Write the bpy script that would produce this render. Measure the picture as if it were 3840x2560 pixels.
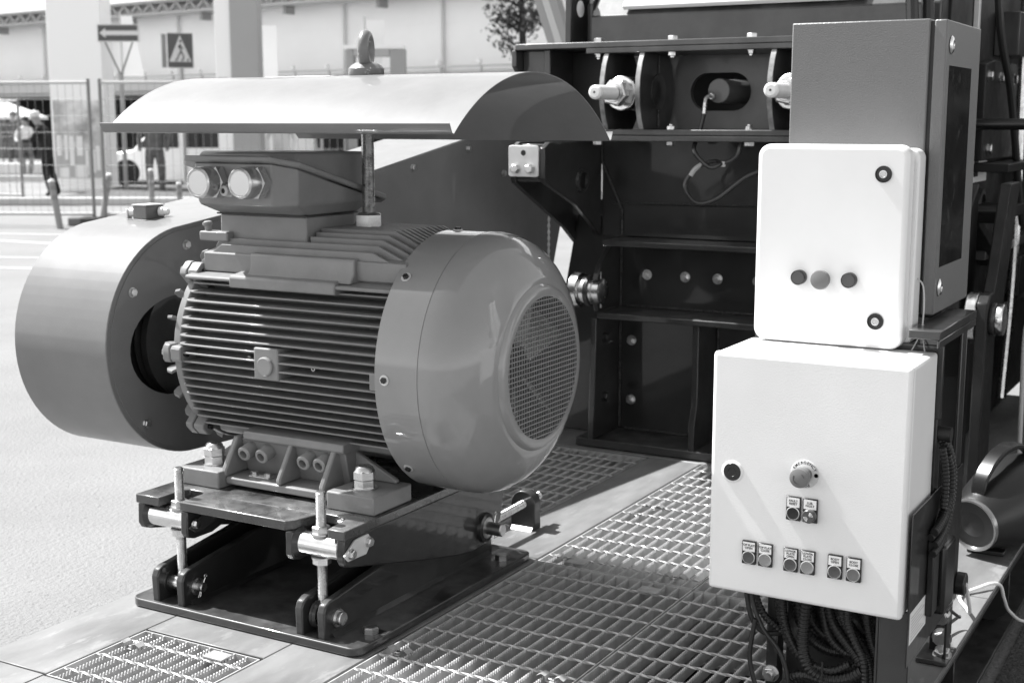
import bpy, math, random
from mathutils import Vector, Matrix
random.seed(7)
for o in list(bpy.data.objects): bpy.data.objects.remove(o, do_unlink=True)
sc = bpy.context.scene
COL = sc.collection
R = math.radians

# ------------------------------------------------------------------ camera
cam_d = bpy.data.cameras.new('camera'); cam = bpy.data.objects.new('camera', cam_d); COL.objects.link(cam)
YAW = R(29.77)
cam.location = (0, 0, 1.2)
cam.rotation_euler = (R(90 - 9.278), 0, YAW)
cam_d.sensor_width = 36; cam_d.lens = 47.34
cam_d.clip_start = 0.05; cam_d.clip_end = 1500
cam_d.dof.use_dof = True; cam_d.dof.focus_distance = 2.95; cam_d.dof.aperture_fstop = 6.3
sc.camera = cam
sc.render.resolution_x = 1024; sc.render.resolution_y = 682

# ------------------------------------------------------------------ sky, sun, exposure (black and white photograph: neutral light)
SUN = Vector((0.75, 0.035, -1.0)).normalized()          # direction the light travels
elev = math.asin(-SUN.z); azim = math.atan2(-SUN.x, -SUN.y)
wd = bpy.data.worlds.new('World'); sc.world = wd; wd.use_nodes = True
nt = wd.node_tree; nt.nodes.clear()
sky = nt.nodes.new('ShaderNodeTexSky'); sky.sky_type = 'NISHITA'; sky.sun_disc = False
sky.sun_elevation = elev; sky.sun_rotation = azim % (2 * math.pi)
sky.air_density = 1.0; sky.dust_density = 1.0
bwn = nt.nodes.new('ShaderNodeRGBToBW'); bgn = nt.nodes.new('ShaderNodeBackground'); wo = nt.nodes.new('ShaderNodeOutputWorld')
bgn.inputs[1].default_value = 0.092
nt.links.new(sky.outputs[0], bwn.inputs[0]); nt.links.new(bwn.outputs[0], bgn.inputs[0]); nt.links.new(bgn.outputs[0], wo.inputs[0])
sd = bpy.data.lights.new('sun', 'SUN'); sd.energy = 2.8; sd.angle = R(0.5); sd.color = (1, 1, 1)
so = bpy.data.objects.new('sun', sd); COL.objects.link(so); so.location = (-6, -2, 9)
so.rotation_euler = SUN.to_track_quat('-Z', 'Y').to_euler()
sc.view_settings.view_transform = 'Standard'; sc.view_settings.look = 'None'
sc.view_settings.exposure = 2.0; sc.view_settings.gamma = 1.0; sc.view_settings.use_curve_mapping = False
sc.render.engine = 'CYCLES'

# ------------------------------------------------------------------ materials
MATS = {}
def mat(name, v, rough=0.5, metal=0.0, coat=0.0, spec=0.5, var=0.0, vs=6.0, spots=None, bump=None, rvar=0.0, dust_or_sheen=None, stretch=None):
    """neutral grey material; var: soft tone variation, spots=(scale, value, amount, threshold), bump=(scale, strength, dist), dust=(value, amount, scale)"""
    m = bpy.data.materials.new(name); m.use_nodes = True; n = m.node_tree.nodes; l = m.node_tree.links
    b = n['Principled BSDF']
    b.inputs['Roughness'].default_value = rough; b.inputs['Metallic'].default_value = metal
    b.inputs['Coat Weight'].default_value = coat; b.inputs['Coat Roughness'].default_value = 0.05
    b.inputs['Specular IOR Level'].default_value = spec
    b.inputs['Base Color'].default_value = (v, v, v, 1)
    tc = n.new('ShaderNodeTexCoord'); src = tc.outputs['Object']
    if stretch:
        mp = n.new('ShaderNodeMapping'); mp.inputs['Scale'].default_value = stretch
        l.new(src, mp.inputs['Vector']); src = mp.outputs['Vector']
    col = None
    def noise(s, det=4, rgh=0.6):
        t = n.new('ShaderNodeTexNoise'); t.inputs['Scale'].default_value = s; t.inputs['Detail'].default_value = det
        t.inputs['Roughness'].default_value = rgh; l.new(src, t.inputs['Vector']); return t.outputs['Fac']
    def mp_range(x, a, b_, c, d):
        t = n.new('ShaderNodeMapRange'); t.inputs[1].default_value = a; t.inputs[2].default_value = b_
        t.inputs[3].default_value = c; t.inputs[4].default_value = d; l.new(x, t.inputs[0]); return t.outputs[0]
    def mix(f, a, b_):
        t = n.new('ShaderNodeMix'); t.data_type = 'FLOAT'
        l.new(f, t.inputs[0])
        for i, q in ((2, a), (3, b_)):
            if isinstance(q, (int, float)): t.inputs[i].default_value = q
            else: l.new(q, t.inputs[i])
        return t.outputs[0]
    if var: col = mp_range(noise(vs, 6), 0.3, 0.7, v * (1 - var), v * (1 + var))
    if spots:
        s, sv, amt, th = spots
        f = mp_range(noise(s, 5, 0.7), th, th + 0.06, 0, amt)
        col = mix(f, col if col is not None else v, sv)
    if dust_or_sheen:
        dv, amt, s = dust_or_sheen
        g = n.new('ShaderNodeNewGeometry'); sx = n.new('ShaderNodeSeparateXYZ'); l.new(g.outputs['Normal'], sx.inputs[0])
        up = mp_range(sx.outputs['Z'], 0.5, 1.0, 0.15, 1.0)
        f0 = mp_range(noise(s, 6, 0.7), 0.42, 0.75, 0, amt)
        mu = n.new('ShaderNodeMath'); mu.operation = 'MULTIPLY'; l.new(up, mu.inputs[0]); l.new(f0, mu.inputs[1])
        col = mix(mu.outputs[0], col if col is not None else v, dv)
    if col is not None: l.new(col, b.inputs['Base Color'])
    if rvar: l.new(mp_range(noise(vs * 1.7 + 1, 5), 0.3, 0.7, max(0.02, rough - rvar), min(1, rough + rvar)), b.inputs['Roughness'])
    if bump:
        s, st, ds = bump
        bp = n.new('ShaderNodeBump'); bp.inputs['Strength'].default_value = st; bp.inputs['Distance'].default_value = ds
        l.new(noise(s, 3), bp.inputs['Height']); l.new(bp.outputs[0], b.inputs['Normal'])
    MATS[name] = m; return m
mat('motor_paint', 0.235, 0.45, spec=0.2, coat=1.0, var=0.07, vs=5, bump=(5, 0.55, 0.008), rvar=0.05, spots=(26, 0.5, 0.7, 0.76))
mat('motor_cast', 0.190, 0.48, spec=0.3, coat=0.25, var=0.12, vs=9, bump=(260, 0.25, 0.0015), rvar=0.08, dust_or_sheen=(0.34, 0.25, 14))
mat('guard_paint', 0.168, 0.5, spec=0.15, coat=0.35, var=0.14, vs=3, bump=(3.2, 0.30, 0.012), rvar=0.05, dust_or_sheen=(0.27, 0.25, 7))
mat('dark_paint', 0.020, 0.40, spec=0.3, coat=0.6, var=0.35, vs=5, rvar=0.10, bump=(5, 0.12, 0.006), dust_or_sheen=(0.12, 0.45, 7))
mat('dark_plate', 0.034, 0.40, spec=0.3, coat=0.6, var=0.4, vs=6, rvar=0.12, bump=(6, 0.12, 0.005), dust_or_sheen=(0.17, 0.6, 9))
mat('swing_paint_sheen', 0.03, 0.26, coat=0.6, var=0.4, vs=6, rvar=0.1, dust_or_sheen=(0.26, 0.9, 5))  # dust made thick and pale so the plate top carries a painted sky sheen
mat('black', 0.006, 0.5)
mat('black_gloss', 0.012, 0.25)
mat('hose_black', 0.03, 0.28, coat=0.3)
mat('rubber', 0.012, 0.42, bump=(120, 0.1, 0.001))
mat('white_paint', 0.76, 0.40, bump=(330, 0.22, 0.0015), var=0.05, vs=3, spots=(60, 0.4, 0.5, 0.77))
mat('poly_white', 0.78, 0.33, var=0.035, vs=4, coat=0.1, spots=(55, 0.4, 0.5, 0.75), bump=(14, 0.05, 0.003))
mat('grey_textured', 0.135, 0.38, bump=(300, 0.55, 0.002), var=0.06, vs=5)
mat('zinc', 0.62, 0.30, metal=1.0, var=0.18, vs=40, rvar=0.1)
mat('steel', 0.70, 0.22, metal=1.0, var=0.10, vs=25, rvar=0.08)
mat('steel_dull', 0.42, 0.36, metal=1.0, var=0.2, vs=30, rvar=0.1)
mat('zinc_plate', 0.62, 0.45, metal=0.4, var=0.08, vs=20)
mat('galv', 0.42, 0.46, metal=0.4, var=0.22, vs=30, rvar=0.12, spots=(14, 0.15, 0.5, 0.60))
mat('galv_bar', 0.46, 0.5, metal=0.25, var=0.2, vs=24, rvar=0.1, stretch=(1, 1, 0.2))
mat('deck_plate', 0.20, 0.46, metal=0.25, var=0.32, vs=4, rvar=0.15, spots=(11, 0.29, 0.6, 0.57), stretch=(1.6, 0.5, 1))
mat('asphalt', 0.18, 0.9, var=0.10, vs=1.2, spots=(42, 0.085, 0.85, 0.62), bump=(60, 0.6, 0.015))
mat('asphalt_dark', 0.06, 0.9, var=0.25, vs=6, spots=(90, 0.03, 0.9, 0.56), bump=(70, 0.9, 0.02))
mat('road_paint', 0.40, 0.8, var=0.15, vs=3)
mat('pipe_thread', 0.40, 0.34, metal=1.0, var=0.15, vs=50)
mat('label_white', 0.80, 0.4)
mat('label_grey', 0.45, 0.5)
mat('ink', 0.02, 0.5)
mat('btn_dark', 0.07, 0.3)
mat('btn_mid', 0.14, 0.3)
mat('btn_light', 0.24, 0.3)
mat('stop_red', 0.15, 0.32)
mat('stop_ring', 0.55, 0.4)
mat('bezel', 0.55, 0.25, metal=0.8)
mat('window_dark', 0.012, 0.16, spec=0.2, spots=(18, 0.05, 0.8, 0.58), rvar=0.08)
mat('flank_paint', 0.015, 0.45, spec=0.22, var=0.4, vs=5, rvar=0.1, dust_or_sheen=(0.10, 0.5, 7))
mat('slot_plate', 0.15, 0.4, coat=0.2, var=0.3, vs=4)
mat('rail_paint', 0.055, 0.35, coat=0.2, var=0.4, vs=9)
mat('edge_glint', 0.30, 0.4, metal=0.3, var=0.5, vs=20)  # sky glint on the crusher ribs, put into the colour
mat('beam_dark', 0.020, 0.40, var=0.4, vs=8, spots=(20, 0.30, 0.8, 0.70), dust_or_sheen=(0.12, 0.6, 10))
mat('eye_paint', 0.15, 0.35, spots=(34, 0.62, 0.9, 0.60), bump=(60, 0.3, 0.003))
mat('weld', 0.05, 0.35, metal=0.5, var=0.5, vs=120, bump=(160, 0.8, 0.004))
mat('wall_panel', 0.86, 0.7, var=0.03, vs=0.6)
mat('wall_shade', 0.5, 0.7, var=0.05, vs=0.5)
mat('downpipe', 0.74, 0.6)
mat('roof_edge', 0.42, 0.6)
mat('truss', 0.3, 0.6)
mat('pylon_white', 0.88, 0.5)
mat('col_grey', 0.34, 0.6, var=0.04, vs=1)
mat('flag', 0.75, 0.8)
mat('fence_metal', 0.42, 0.5, metal=0.3)
mat('wire_grey', 0.22, 0.5, metal=0.3)
mat('fence_dark', 0.20, 0.5, metal=0.4)
mat('sign_blue', 0.075, 0.4)
mat('sign_white', 0.62, 0.5)
mat('cloth_black', 0.012, 0.9, var=0.3, vs=8)
mat('cloth_grey', 0.11, 0.9, var=0.4, vs=7)
mat('cloth_jean', 0.12, 0.9, var=0.4, vs=9)
mat('cloth_white', 0.70, 0.9, var=0.1, vs=8)
mat('skin', 0.28, 0.6)
mat('hair', 0.02, 0.7)
mat('car_white', 0.85, 0.2, coat=0.5)
mat('car_glass', 0.02, 0.08)
mat('tyre', 0.01, 0.8)
mat('kerb', 0.48, 0.8, var=0.1, vs=3)
mat('grass', 0.10, 0.95, var=0.6, vs=12, bump=(30, 0.8, 0.05))
mat('leaf', 0.05, 0.7, var=0.6, vs=9)
mat('bark', 0.022, 0.9, var=0.4, vs=12)
mat('bollard', 0.24, 0.5)
mat('concrete', 0.16, 0.9, var=0.2, vs=6)
mat('conveyor', 0.24, 0.5)
mat('poster', 0.50, 0.5, var=0.6, vs=2.4)
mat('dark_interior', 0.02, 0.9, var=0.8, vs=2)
mat('speaker_fabric', 0.014, 0.35, bump=(400, 0.4, 0.001))
mat('speaker_ring', 0.30, 0.25, metal=0.8)

# ------------------------------------------------------------------ mesh helpers
WM = {}
def wm(o): return WM.get(o.name, Matrix.Identity(4))
def props(o, label=None, cat=None, group=None, kind=None):
    if label: o['label'] = label
    if cat: o['category'] = cat
    if group: o['group'] = group
    if kind: o['kind'] = kind
    return o
def thing(name, loc, label, cat, group=None):
    o = bpy.data.objects.new(name, None); COL.objects.link(o); o.location = loc; o.empty_display_size = 0.05
    WM[o.name] = Matrix.Translation(Vector(loc)); return props(o, label, cat, group)
def link(o, parent=None):
    COL.objects.link(o)
    if parent is not None:
        o.parent = parent; o.matrix_parent_inverse = wm(parent).inverted()
    return o
class MB:
    def __init__(s): s.v = []; s.f = []
    def add(s, v, f):
        k = len(s.v); s.v += [tuple(p) for p in v]; s.f += [tuple(i + k for i in q) for q in f]; return s
    def box(s, x0, x1, y0, y1, z0, z1):
        return s.add([(x0, y0, z0), (x1, y0, z0), (x1, y1, z0), (x0, y1, z0), (x0, y0, z1), (x1, y0, z1), (x1, y1, z1), (x0, y1, z1)],
                     [(0, 3, 2, 1), (4, 5, 6, 7), (0, 1, 5, 4), (1, 2, 6, 5), (2, 3, 7, 6), (3, 0, 4, 7)])
    def prism(s, pts, axis, a, b):
        """polygon pts (CCW or not) extruded along axis from a to b; pts in the other two axes in xyz order"""
        def P(u, w, t): return {'x': (t, u, w), 'y': (u, t, w), 'z': (u, w, t)}[axis]
        n = len(pts); ar = sum(pts[i][0] * pts[(i + 1) % n][1] - pts[(i + 1) % n][0] * pts[i][1] for i in range(n))
        flip = (ar < 0) != (axis == 'y')
        if flip: pts = pts[::-1]
        lo, hi = min(a, b), max(a, b)
        v = [P(u, w, lo) for u, w in pts] + [P(u, w, hi) for u, w in pts]
        f = [tuple(range(n))[::-1], tuple(range(n, 2 * n))] + [(i, (i + 1) % n, n + (i + 1) % n, n + i) for i in range(n)]
        return s.add(v, f)
    def frame(s, d):
        d = Vector(d).normalized(); a = Vector((0, 0, 1)) if abs(d.z) < 0.9 else Vector((1, 0, 0))
        u = d.cross(a).normalized(); return d, u, d.cross(u)
    def cyl(s, p0, p1, r, r1=None, n=20, cap=True, rot=0.0):
        r1 = r if r1 is None else r1; p0 = Vector(p0); p1 = Vector(p1); d, u, w = s.frame(p1 - p0)
        A = [2 * math.pi * i / n + rot for i in range(n)]
        v = [p0 + (u * math.cos(t) + w * math.sin(t)) * r for t in A] + [p1 + (u * math.cos(t) + w * math.sin(t)) * r1 for t in A]
        f = [(i, (i + 1) % n, n + (i + 1) % n, n + i) for i in range(n)]
        if cap: f += [tuple(range(n))[::-1], tuple(range(n, 2 * n))]
        return s.add(v, f)
    def lathe(s, prof, o, d, n=32, cap=True, close=False):
        """prof: list of (t along axis, radius)"""
        o = Vector(o); d, u, w = s.frame(d); m = len(prof); v = []
        for t, r in prof:
            v += [o + d * t + (u * math.cos(2 * math.pi * i / n) + w * math.sin(2 * math.pi * i / n)) * r for i in range(n)]
        f = [(j * n + i, j * n + (i + 1) % n, (j + 1) * n + (i + 1) % n, (j + 1) * n + i) for j in range(m - 1) for i in range(n)]
        if close: f += [((m - 1) * n + i, (m - 1) * n + (i + 1) % n, (i + 1) % n, i) for i in range(n)]
        elif cap:
            if prof[0][1] > 1e-6: f.append(tuple(range(n))[::-1])
            if prof[-1][1] > 1e-6: f.append(tuple(range((m - 1) * n, m * n)))
        return s.add(v, f)
    def tube(s, path, r, n=8, rad=None, cap=True):
        """rad: optional function(i) -> radius"""
        P = [Vector(p) for p in path]; m = len(P); v = []; d0 = (P[1] - P[0]).normalized(); _, u, w = s.frame(d0)
        for i in range(m):
            d = (P[min(i + 1, m - 1)] - P[max(i - 1, 0)]).normalized()
            u = (u - d * u.dot(d)).normalized(); w = d.cross(u); rr = rad(i) if rad else r
            v += [P[i] + (u * math.cos(2 * math.pi * k / n) + w * math.sin(2 * math.pi * k / n)) * rr for k in range(n)]
        f = [(j * n + k, j * n + (k + 1) % n, (j + 1) * n + (k + 1) % n, (j + 1) * n + k) for j in range(m - 1) for k in range(n)]
        if cap: f += [tuple(range(n))[::-1], tuple(range((m - 1) * n, m * n))]
        return s.add(v, f)
    def quad(s, a, b, c, d): return s.add([a, b, c, d], [(0, 1, 2, 3)])
    def mesh(s, name, material, smooth=35):
        me = bpy.data.meshes.new(name); me.from_pydata(s.v, [], s.f); me.update()
        me.materials.append(MATS[material])
        if smooth:
            me.polygons.foreach_set('use_smooth', [True] * len(me.polygons)); me.set_sharp_from_angle(angle=R(smooth))
        return me
    def build(s, name, material, parent=None, bevel=0.0, smooth=35, label=None, cat=None, group=None, kind=None, seg=2, limit=40):
        o = bpy.data.objects.new(name, s.mesh(name, material, smooth)); link(o, parent)
        if bevel:
            md = o.modifiers.new('bevel', 'BEVEL'); md.width = bevel; md.segments = seg; md.limit_method = 'ANGLE'; md.angle_limit = R(limit)
            md.harden_normals = False
        return props(o, label, cat, group, kind)
def inst(name, me, parent, loc, rot=None, scale=None):
    o = bpy.data.objects.new(name, me)
    COL.objects.link(o)
    M = Matrix.Translation(Vector(loc))
    if rot is not None: M = M @ rot.to_matrix().to_4x4()
    if scale is not None: M = M @ Matrix.Diagonal((*scale, 1) if len(scale) == 3 else scale)
    if parent is not None:
        o.parent = parent; o.matrix_parent_inverse = wm(parent).inverted()
    o.matrix_basis = M
    return o
def smooth_path(pts, k=8):
    """Catmull-Rom through pts"""
    P = [Vector(p) for p in pts]; P = [P[0] * 2 - P[1]] + P + [P[-1] * 2 - P[-2]]; out = []
    for i in range(1, len(P) - 2):
        a, b, c, d = P[i - 1:i + 3]
        for j in range(k):
            t = j / k
            out.append(0.5 * ((2 * b) + (c - a) * t + (2 * a - 5 * b + 4 * c - d) * t * t + (3 * b - a - 3 * c + d) * t ** 3))
    out.append(P[-2]); return out
def resample(path, step):
    out = [path[0].copy()]; acc = 0.0
    for a, b in zip(path, path[1:]):
        L = (b - a).length; t = step - acc
        while t <= L: out.append(a + (b - a) * (t / L)); t += step
        acc = (acc + L) % step if L else acc
    return out
# shared fastener meshes (unit radius across corners, axis +Z, seated at z = 0)
def hexmesh(name, material, washer=True, nut=False):
    b = MB(); z = 0
    if washer: b.cyl((0, 0, 0), (0, 0, 0.18), 1.18, n=16); z = 0.18
    b.lathe([(z, 0.88), (z + 0.0001, 1.0), (z + 0.66, 1.0), (z + 0.76, 0.86)], (0, 0, 0), (0, 0, 1), n=6)
    if nut: b.cyl((0, 0, z + 0.7), (0, 0, z + 1.15), 0.52, n=12)
    else: b.cyl((0, 0, z + 0.74), (0, 0, z + 0.79), 0.72, 0.66, n=12)
    return b.mesh(name, material, 30)
BOLT = {k: hexmesh('hex_bolt', k) for k in ('zinc', 'black_gloss', 'steel_dull', 'motor_paint', 'dark_paint')}
BOLTNW = {k: hexmesh('hex_bolt_plain', k, washer=False) for k in ('zinc', 'black_gloss', 'steel_dull')}
NUT = {k: hexmesh('hex_nut', k, nut=True) for k in ('zinc', 'steel_dull')}
def rotto(d, spin=0.0):
    q = Vector((0, 0, 1)).rotation_difference(Vector(d).normalized())
    from mathutils import Quaternion
    return q @ Quaternion((0, 0, 1), spin)
def bolt(parent, p, d, r, m='zinc', kind=None, name='bolt', spin=None):
    tab = {None: BOLT, 'plain': BOLTNW, 'nut': NUT}[kind]
    return inst(name, tab[m], parent, p, rotto(d, random.uniform(0, 1) if spin is None else spin), (r, r, r))
def text_mesh(txt, size, material, name='lettering', bold=0.0):
    cu = bpy.data.curves.new(name, 'FONT'); cu.body = txt; cu.size = size; cu.align_x = 'CENTER'; cu.align_y = 'CENTER'
    cu.extrude = 0.0002; cu.offset = bold; cu.space_line = 0.95
    o = bpy.data.objects.new(name, cu); COL.objects.link(o); bpy.context.view_layer.update()
    me = bpy.data.meshes.new_from_object(o.evaluated_get(bpy.context.evaluated_depsgraph_get()))
    bpy.data.objects.remove(o); bpy.data.curves.remove(cu)
    me.materials.clear(); me.materials.append(MATS[material]); me.name = name; return me
from mathutils import Euler
FRONT = Euler((R(90), 0, 0)).to_quaternion()      # text upright on a face that looks to -Y
# ------------------------------------------------------------------ ground
GZ = -0.25
g = MB(); N = 1
g.add([(-420, -60, GZ), (200, -60, GZ), (200, 420, GZ), (-420, 420, GZ)], [(0, 1, 2, 3)])
g.build('ground', 'asphalt', smooth=0, kind='structure')
# a darker patch of asphalt beside the platform, 4 mm above the yard
MB().box(-0.56, 6.0, 0.5, 12.0, GZ, GZ + 0.004).build('asphalt_patch', 'asphalt_dark', smooth=0, kind='structure')
for k, (p, q, w) in enumerate((((-15.6, 7.6), (-9.4, 9.7), 0.10), ((-15.2, 11.2), (-11.0, 11.3), 0.12), ((-17.2, 11.0), (-12.4, 12.7), 0.10), ((-14.2, 9.0), (-10.0, 10.6), 0.08))):
    a = Vector((*p, 0)); b = Vector((*q, 0)); n_ = (b - a).normalized().cross(Vector((0, 0, 1))) * w / 2
    zz = GZ + 0.004
    MB().add([tuple(a + n_) [:2] + (zz,), tuple(b + n_)[:2] + (zz,), tuple(b - n_)[:2] + (zz,), tuple(a - n_)[:2] + (zz,)], [(3, 2, 1, 0)]).build('road_marking', 'road_paint', smooth=0, kind='structure')

# ------------------------------------------------------------------ steel platform the machine stands on
deck = props(bpy.data.objects.new('platform_deck', None), kind='structure'); COL.objects.link(deck); deck.location = (-1.5, 3, 0); WM[deck.name] = Matrix.Translation((-1.5, 3, 0))
def plate(x0, x1, y0, y1, m='deck_plate', z1=0.0, t=0.012, name='plate'):
    return MB().box(x0, x1, y0, y1, z1 - t, z1).build(name, m, deck, bevel=0.0015, seg=1)
plate(-2.50, -2.289, 1.2, 1.926); plate(-2.50, -2.289, 1.931, 3.24)
plate(-2.286, -1.928, 2.236, 3.24); plate(-2.286, -1.928, 1.2, 1.922)
plate(-1.925, -1.727, 1.2, 3.16); plate(-1.925, -1.727, 3.163, 4.372)
plate(-2.50, -2.315, 3.243, 4.372)
plate(-0.778, -0.576, 1.2, 3.45); plate(-0.778, -0.576, 3.453, 5.6)
plate(-2.50, -0.781, 4.375, 6.2); plate(-1.724, -0.781, 1.2, 1.925)
# rolled edge beams and cross beams under the deck
def ibeam(name, x0, x1, y0, y1, ztop, h, axis, m='beam_dark'):
    b = MB()
    if axis == 'y':
        c = (x0 + x1) / 2
        b.box(x0, x1, y0, y1, ztop - 0.012, ztop); b.box(c - 0.005, c + 0.005, y0, y1, ztop - h + 0.012, ztop - 0.012); b.box(x0, x1, y0, y1, ztop - h, ztop - h + 0.012)
    else:
        c = (y0 + y1) / 2
        b.box(x0, x1, y0, y1, ztop - 0.012, ztop); b.box(x0, x1, c - 0.005, c + 0.005, ztop - h + 0.012, ztop - 0.012); b.box(x0, x1, y0, y1, ztop - h, ztop - h + 0.012)
    return b.build(name, m, deck, bevel=0.002, seg=1)
ibeam('beam', -0.735, -0.575, 1.2, 6.0, -0.0125, 0.19, 'y'); ibeam('beam', -2.50, -2.36, 1.2, 6.0, -0.0125, 0.19, 'y')
ibeam('beam', -1.79, -1.70, 1.2, 4.6, -0.045, 0.15, 'y', 'galv'); ibeam('beam', -1.29, -1.22, 1.2, 4.6, -0.045, 0.15, 'y', 'galv')
for y in (1.24, 2.26, 3.10, 4.38): ibeam('cross_beam', -2.36, -0.735, y, y + 0.10, -0.046, 0.14, 'x', 'galv')
for y in (2.36, 3.10, 3.82, 4.6, 5.4):      # web stiffeners of the right edge beam, with a coped corner
    b = MB(); b.prism([(-0.65, -0.0245), (-0.584, -0.0245), (-0.584, -0.160), (-0.62, -0.190), (-0.65, -0.190)], 'y', y, y + 0.010)
    b.build('stiffener', 'dark_paint', deck, bevel=0.001, seg=1)
b = MB(); b.cyl((-0.625, 3.8195, -0.10), (-0.625, 3.812, -0.10), 0.012, n=14); b.build('plug', 'dark_plate', deck)

MB().box(-2.33, -0.74, 1.2, 4.6, -0.215, -0.205).build('gap_darkening_sheet', 'dark_plate', deck)  # added dark sheet, blackens the gaps seen through the gratings
# ------------------------------------------------------------------ gratings: serrated bearing bars along Y, twisted cross rods along X
BARS = {}
def bar_mesh(L, h=0.030, t=0.0035):
    key = round(L, 3)
    if key in BARS: return BARS[key]
    b = MB(); n = int(L / 0.0016); v = []; f = []
    for i in range(n + 1):
        y = L * i / n; z = -0.0040 + 0.0040 * max(-1, min(1, 1.7 * math.sin(2 * math.pi * y / 0.0096))) if 0.006 < y < L - 0.006 else 0.0
        v += [(-t / 2, y, -h), (t / 2, y, -h), (t / 2, y, z), (-t / 2, y, z)]
    for i in range(n):
        a = i * 4; c = a + 4
        f += [(a + 1, c + 1, c + 2, a + 2), (a + 2, c + 2, c + 3, a + 3), (a + 3, c + 3, c, a)]
    f += [(0, 1, 2, 3), (4 * n + 3, 4 * n + 2, 4 * n + 1, 4 * n)]
    b.add(v, f); BARS[key] = b.mesh('bearing_bar', 'galv_bar', 0); return BARS[key]
RODS = {}
def rod_mesh(L):
    key = round(L, 3)
    if key not in RODS:
        b = MB(); n = int(L / 0.012); pts = []
        v = []; f = []
        for i in range(n + 1):
            x = L * i / n; a = i * 0.55
            for k in range(4):
                v.append((x, 0.0034 * math.cos(a + k * math.pi / 2), 0.0034 * math.sin(a + k * math.pi / 2)))
        for i in range(n):
            for k in range(4): f.append((i * 4 + k, i * 4 + (k + 1) % 4, i * 4 + 4 + (k + 1) % 4, i * 4 + 4 + k))
        b.add(v, f); RODS[key] = b.mesh('cross_rod', 'galv', 0)
    return RODS[key]
def clip(parent, x, y, flat=False):
    b = MB()
    if flat: b.box(x - 0.028, x + 0.028, y - 0.02, y + 0.02, 0.003, 0.006)
    else:
        pr = [(-0.034, 0.003), (-0.022, 0.010), (-0.012, 0.006), (-0.010, -0.006), (0.010, -0.006), (0.012, 0.006), (0.022, 0.010), (0.034, 0.003)]
        v = [(x + u, y - 0.012, z) for u, z in pr] + [(x + u, y + 0.012, z) for u, z in pr]; n = len(pr)
        b.add(v, [(i, i + 1, n + i + 1, n + i) for i in range(n - 1)])
    o = b.build('clip', 'galv', parent)
    if not flat: bolt(o, (x, y, -0.006), (0, 0, 1), 0.008, 'zinc', kind='plain')
def grating(x0, x1, y0, y1, ys, label, clips=(), first=None):
    t = thing('floor_grating', ((x0 + x1) / 2, (y0 + y1) / 2, -0.03), label, 'grating', 'steel floor gratings of the platform')
    zt = -0.001
    MB().box(x0, x0 + 0.003, y0, y1, zt - 0.032, zt).build('side_band', 'galv_bar', t); MB().box(x1 - 0.003, x1, y0, y1, zt - 0.032, zt).build('side_band', 'galv_bar', t)
    MB().box(x0 + 0.0031, x1 - 0.0031, y0, y0 + 0.003, zt - 0.032, zt).build('end_band', 'galv_bar', t); MB().box(x0 + 0.0031, x1 - 0.0031, y1 - 0.003, y1, zt - 0.032, zt).build('end_band', 'galv_bar', t)
    bm_ = bar_mesh(y1 - y0 - 0.0064)
    x = (x0 + 0.027) if first is None else first
    while x < x1 - 0.012:
        inst('bearing_bar', bm_, t, (x, y0 + 0.0032, zt)); x += 0.0362
    rm = rod_mesh(x1 - x0 - 0.0064)
    for y in ys: inst('cross_rod', rm, t, (x0 + 0.0032, y, zt - 0.0012))
    for c in clips: clip(t, *c)
    return t
grating(-1.720, -1.257, 1.93, 3.142, [2.294 + 0.0958 * k for k in range(-3, 9)], 'serrated steel grating panel right of the motor base, nearest the camera', [(-1.685, 2.42), (-1.308, 2.463), (-1.347, 3.071, True)])
grating(-1.720, -1.257, 3.149, 4.362, [4.279 - 0.0966 * k for k in range(12)], 'serrated steel grating panel between bare deck strip and cabinet, reaching the crusher', [(-1.66, 3.20), (-1.661, 3.684), (-1.653, 3.789), (-1.333, 3.205), (-1.612, 3.186, True)])
grating(-1.252, -0.783, 1.93, 3.136, [2.579 + 0.0948 * k for k in range(-6, 6)], 'serrated steel grating panel under the hose bundle of the control cabinet', [(-1.08, 3.10, True)])
grating(-1.252, -0.783, 3.142, 4.362, [4.28 - 0.0966 * k for k in range(12)], 'serrated steel grating panel behind the white control cabinet', [(-1.19, 3.22)])
grating(-2.305, -1.931, 3.25, 4.355, [4.27 - 0.0972 * k for k in range(11)], 'serrated steel grating panel behind the motor cowl, at the crusher foot', [(-2.19, 4.29), (-2.01, 4.26, True)])
grating(-2.284, -1.932, 1.928, 2.228, [2.166, 2.073, 1.977], 'small square steel grating let into the deck before the motor base', [(-2.246, 2.145), (-2.02, 2.185, True)])
# ================================================================== adjustable motor base
Y0, Z0 = 2.82, 0.612            # motor axis (runs along X)
mb = thing('motor_base', (-2.09, 2.74, 0.0), 'dark adjustable steel motor base with threaded jacking rods, bolted to the deck', 'motor base')
def rrect(x0, x1, y0, y1, r, k=5):
    out = []
    for cx, cy, a0 in ((x1 - r, y1 - r, 0), (x0 + r, y1 - r, 90), (x0 + r, y0 + r, 180), (x1 - r, y0 + r, 270)):
        out += [(cx + r * math.cos(R(a0 + 90 * i / k)), cy + r * math.sin(R(a0 + 90 * i / k))) for i in range(k + 1)]
    return out
MB().prism(rrect(-2.442, -1.737, 2.333, 3.155, 0.03), 'z', 0.002, 0.022).build('bottom_plate', 'dark_plate', mb, bevel=0.003, seg=2)
up_prof = [(2.345, 0.018), (2.342, 0.085), (2.350, 0.102), (2.368, 0.110), (2.395, 0.112), (2.62, 0.142), (2.93, 0.180), (3.02, 0.185), (3.07, 0.165), (3.09, 0.12), (3.10, 0.018)]
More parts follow.
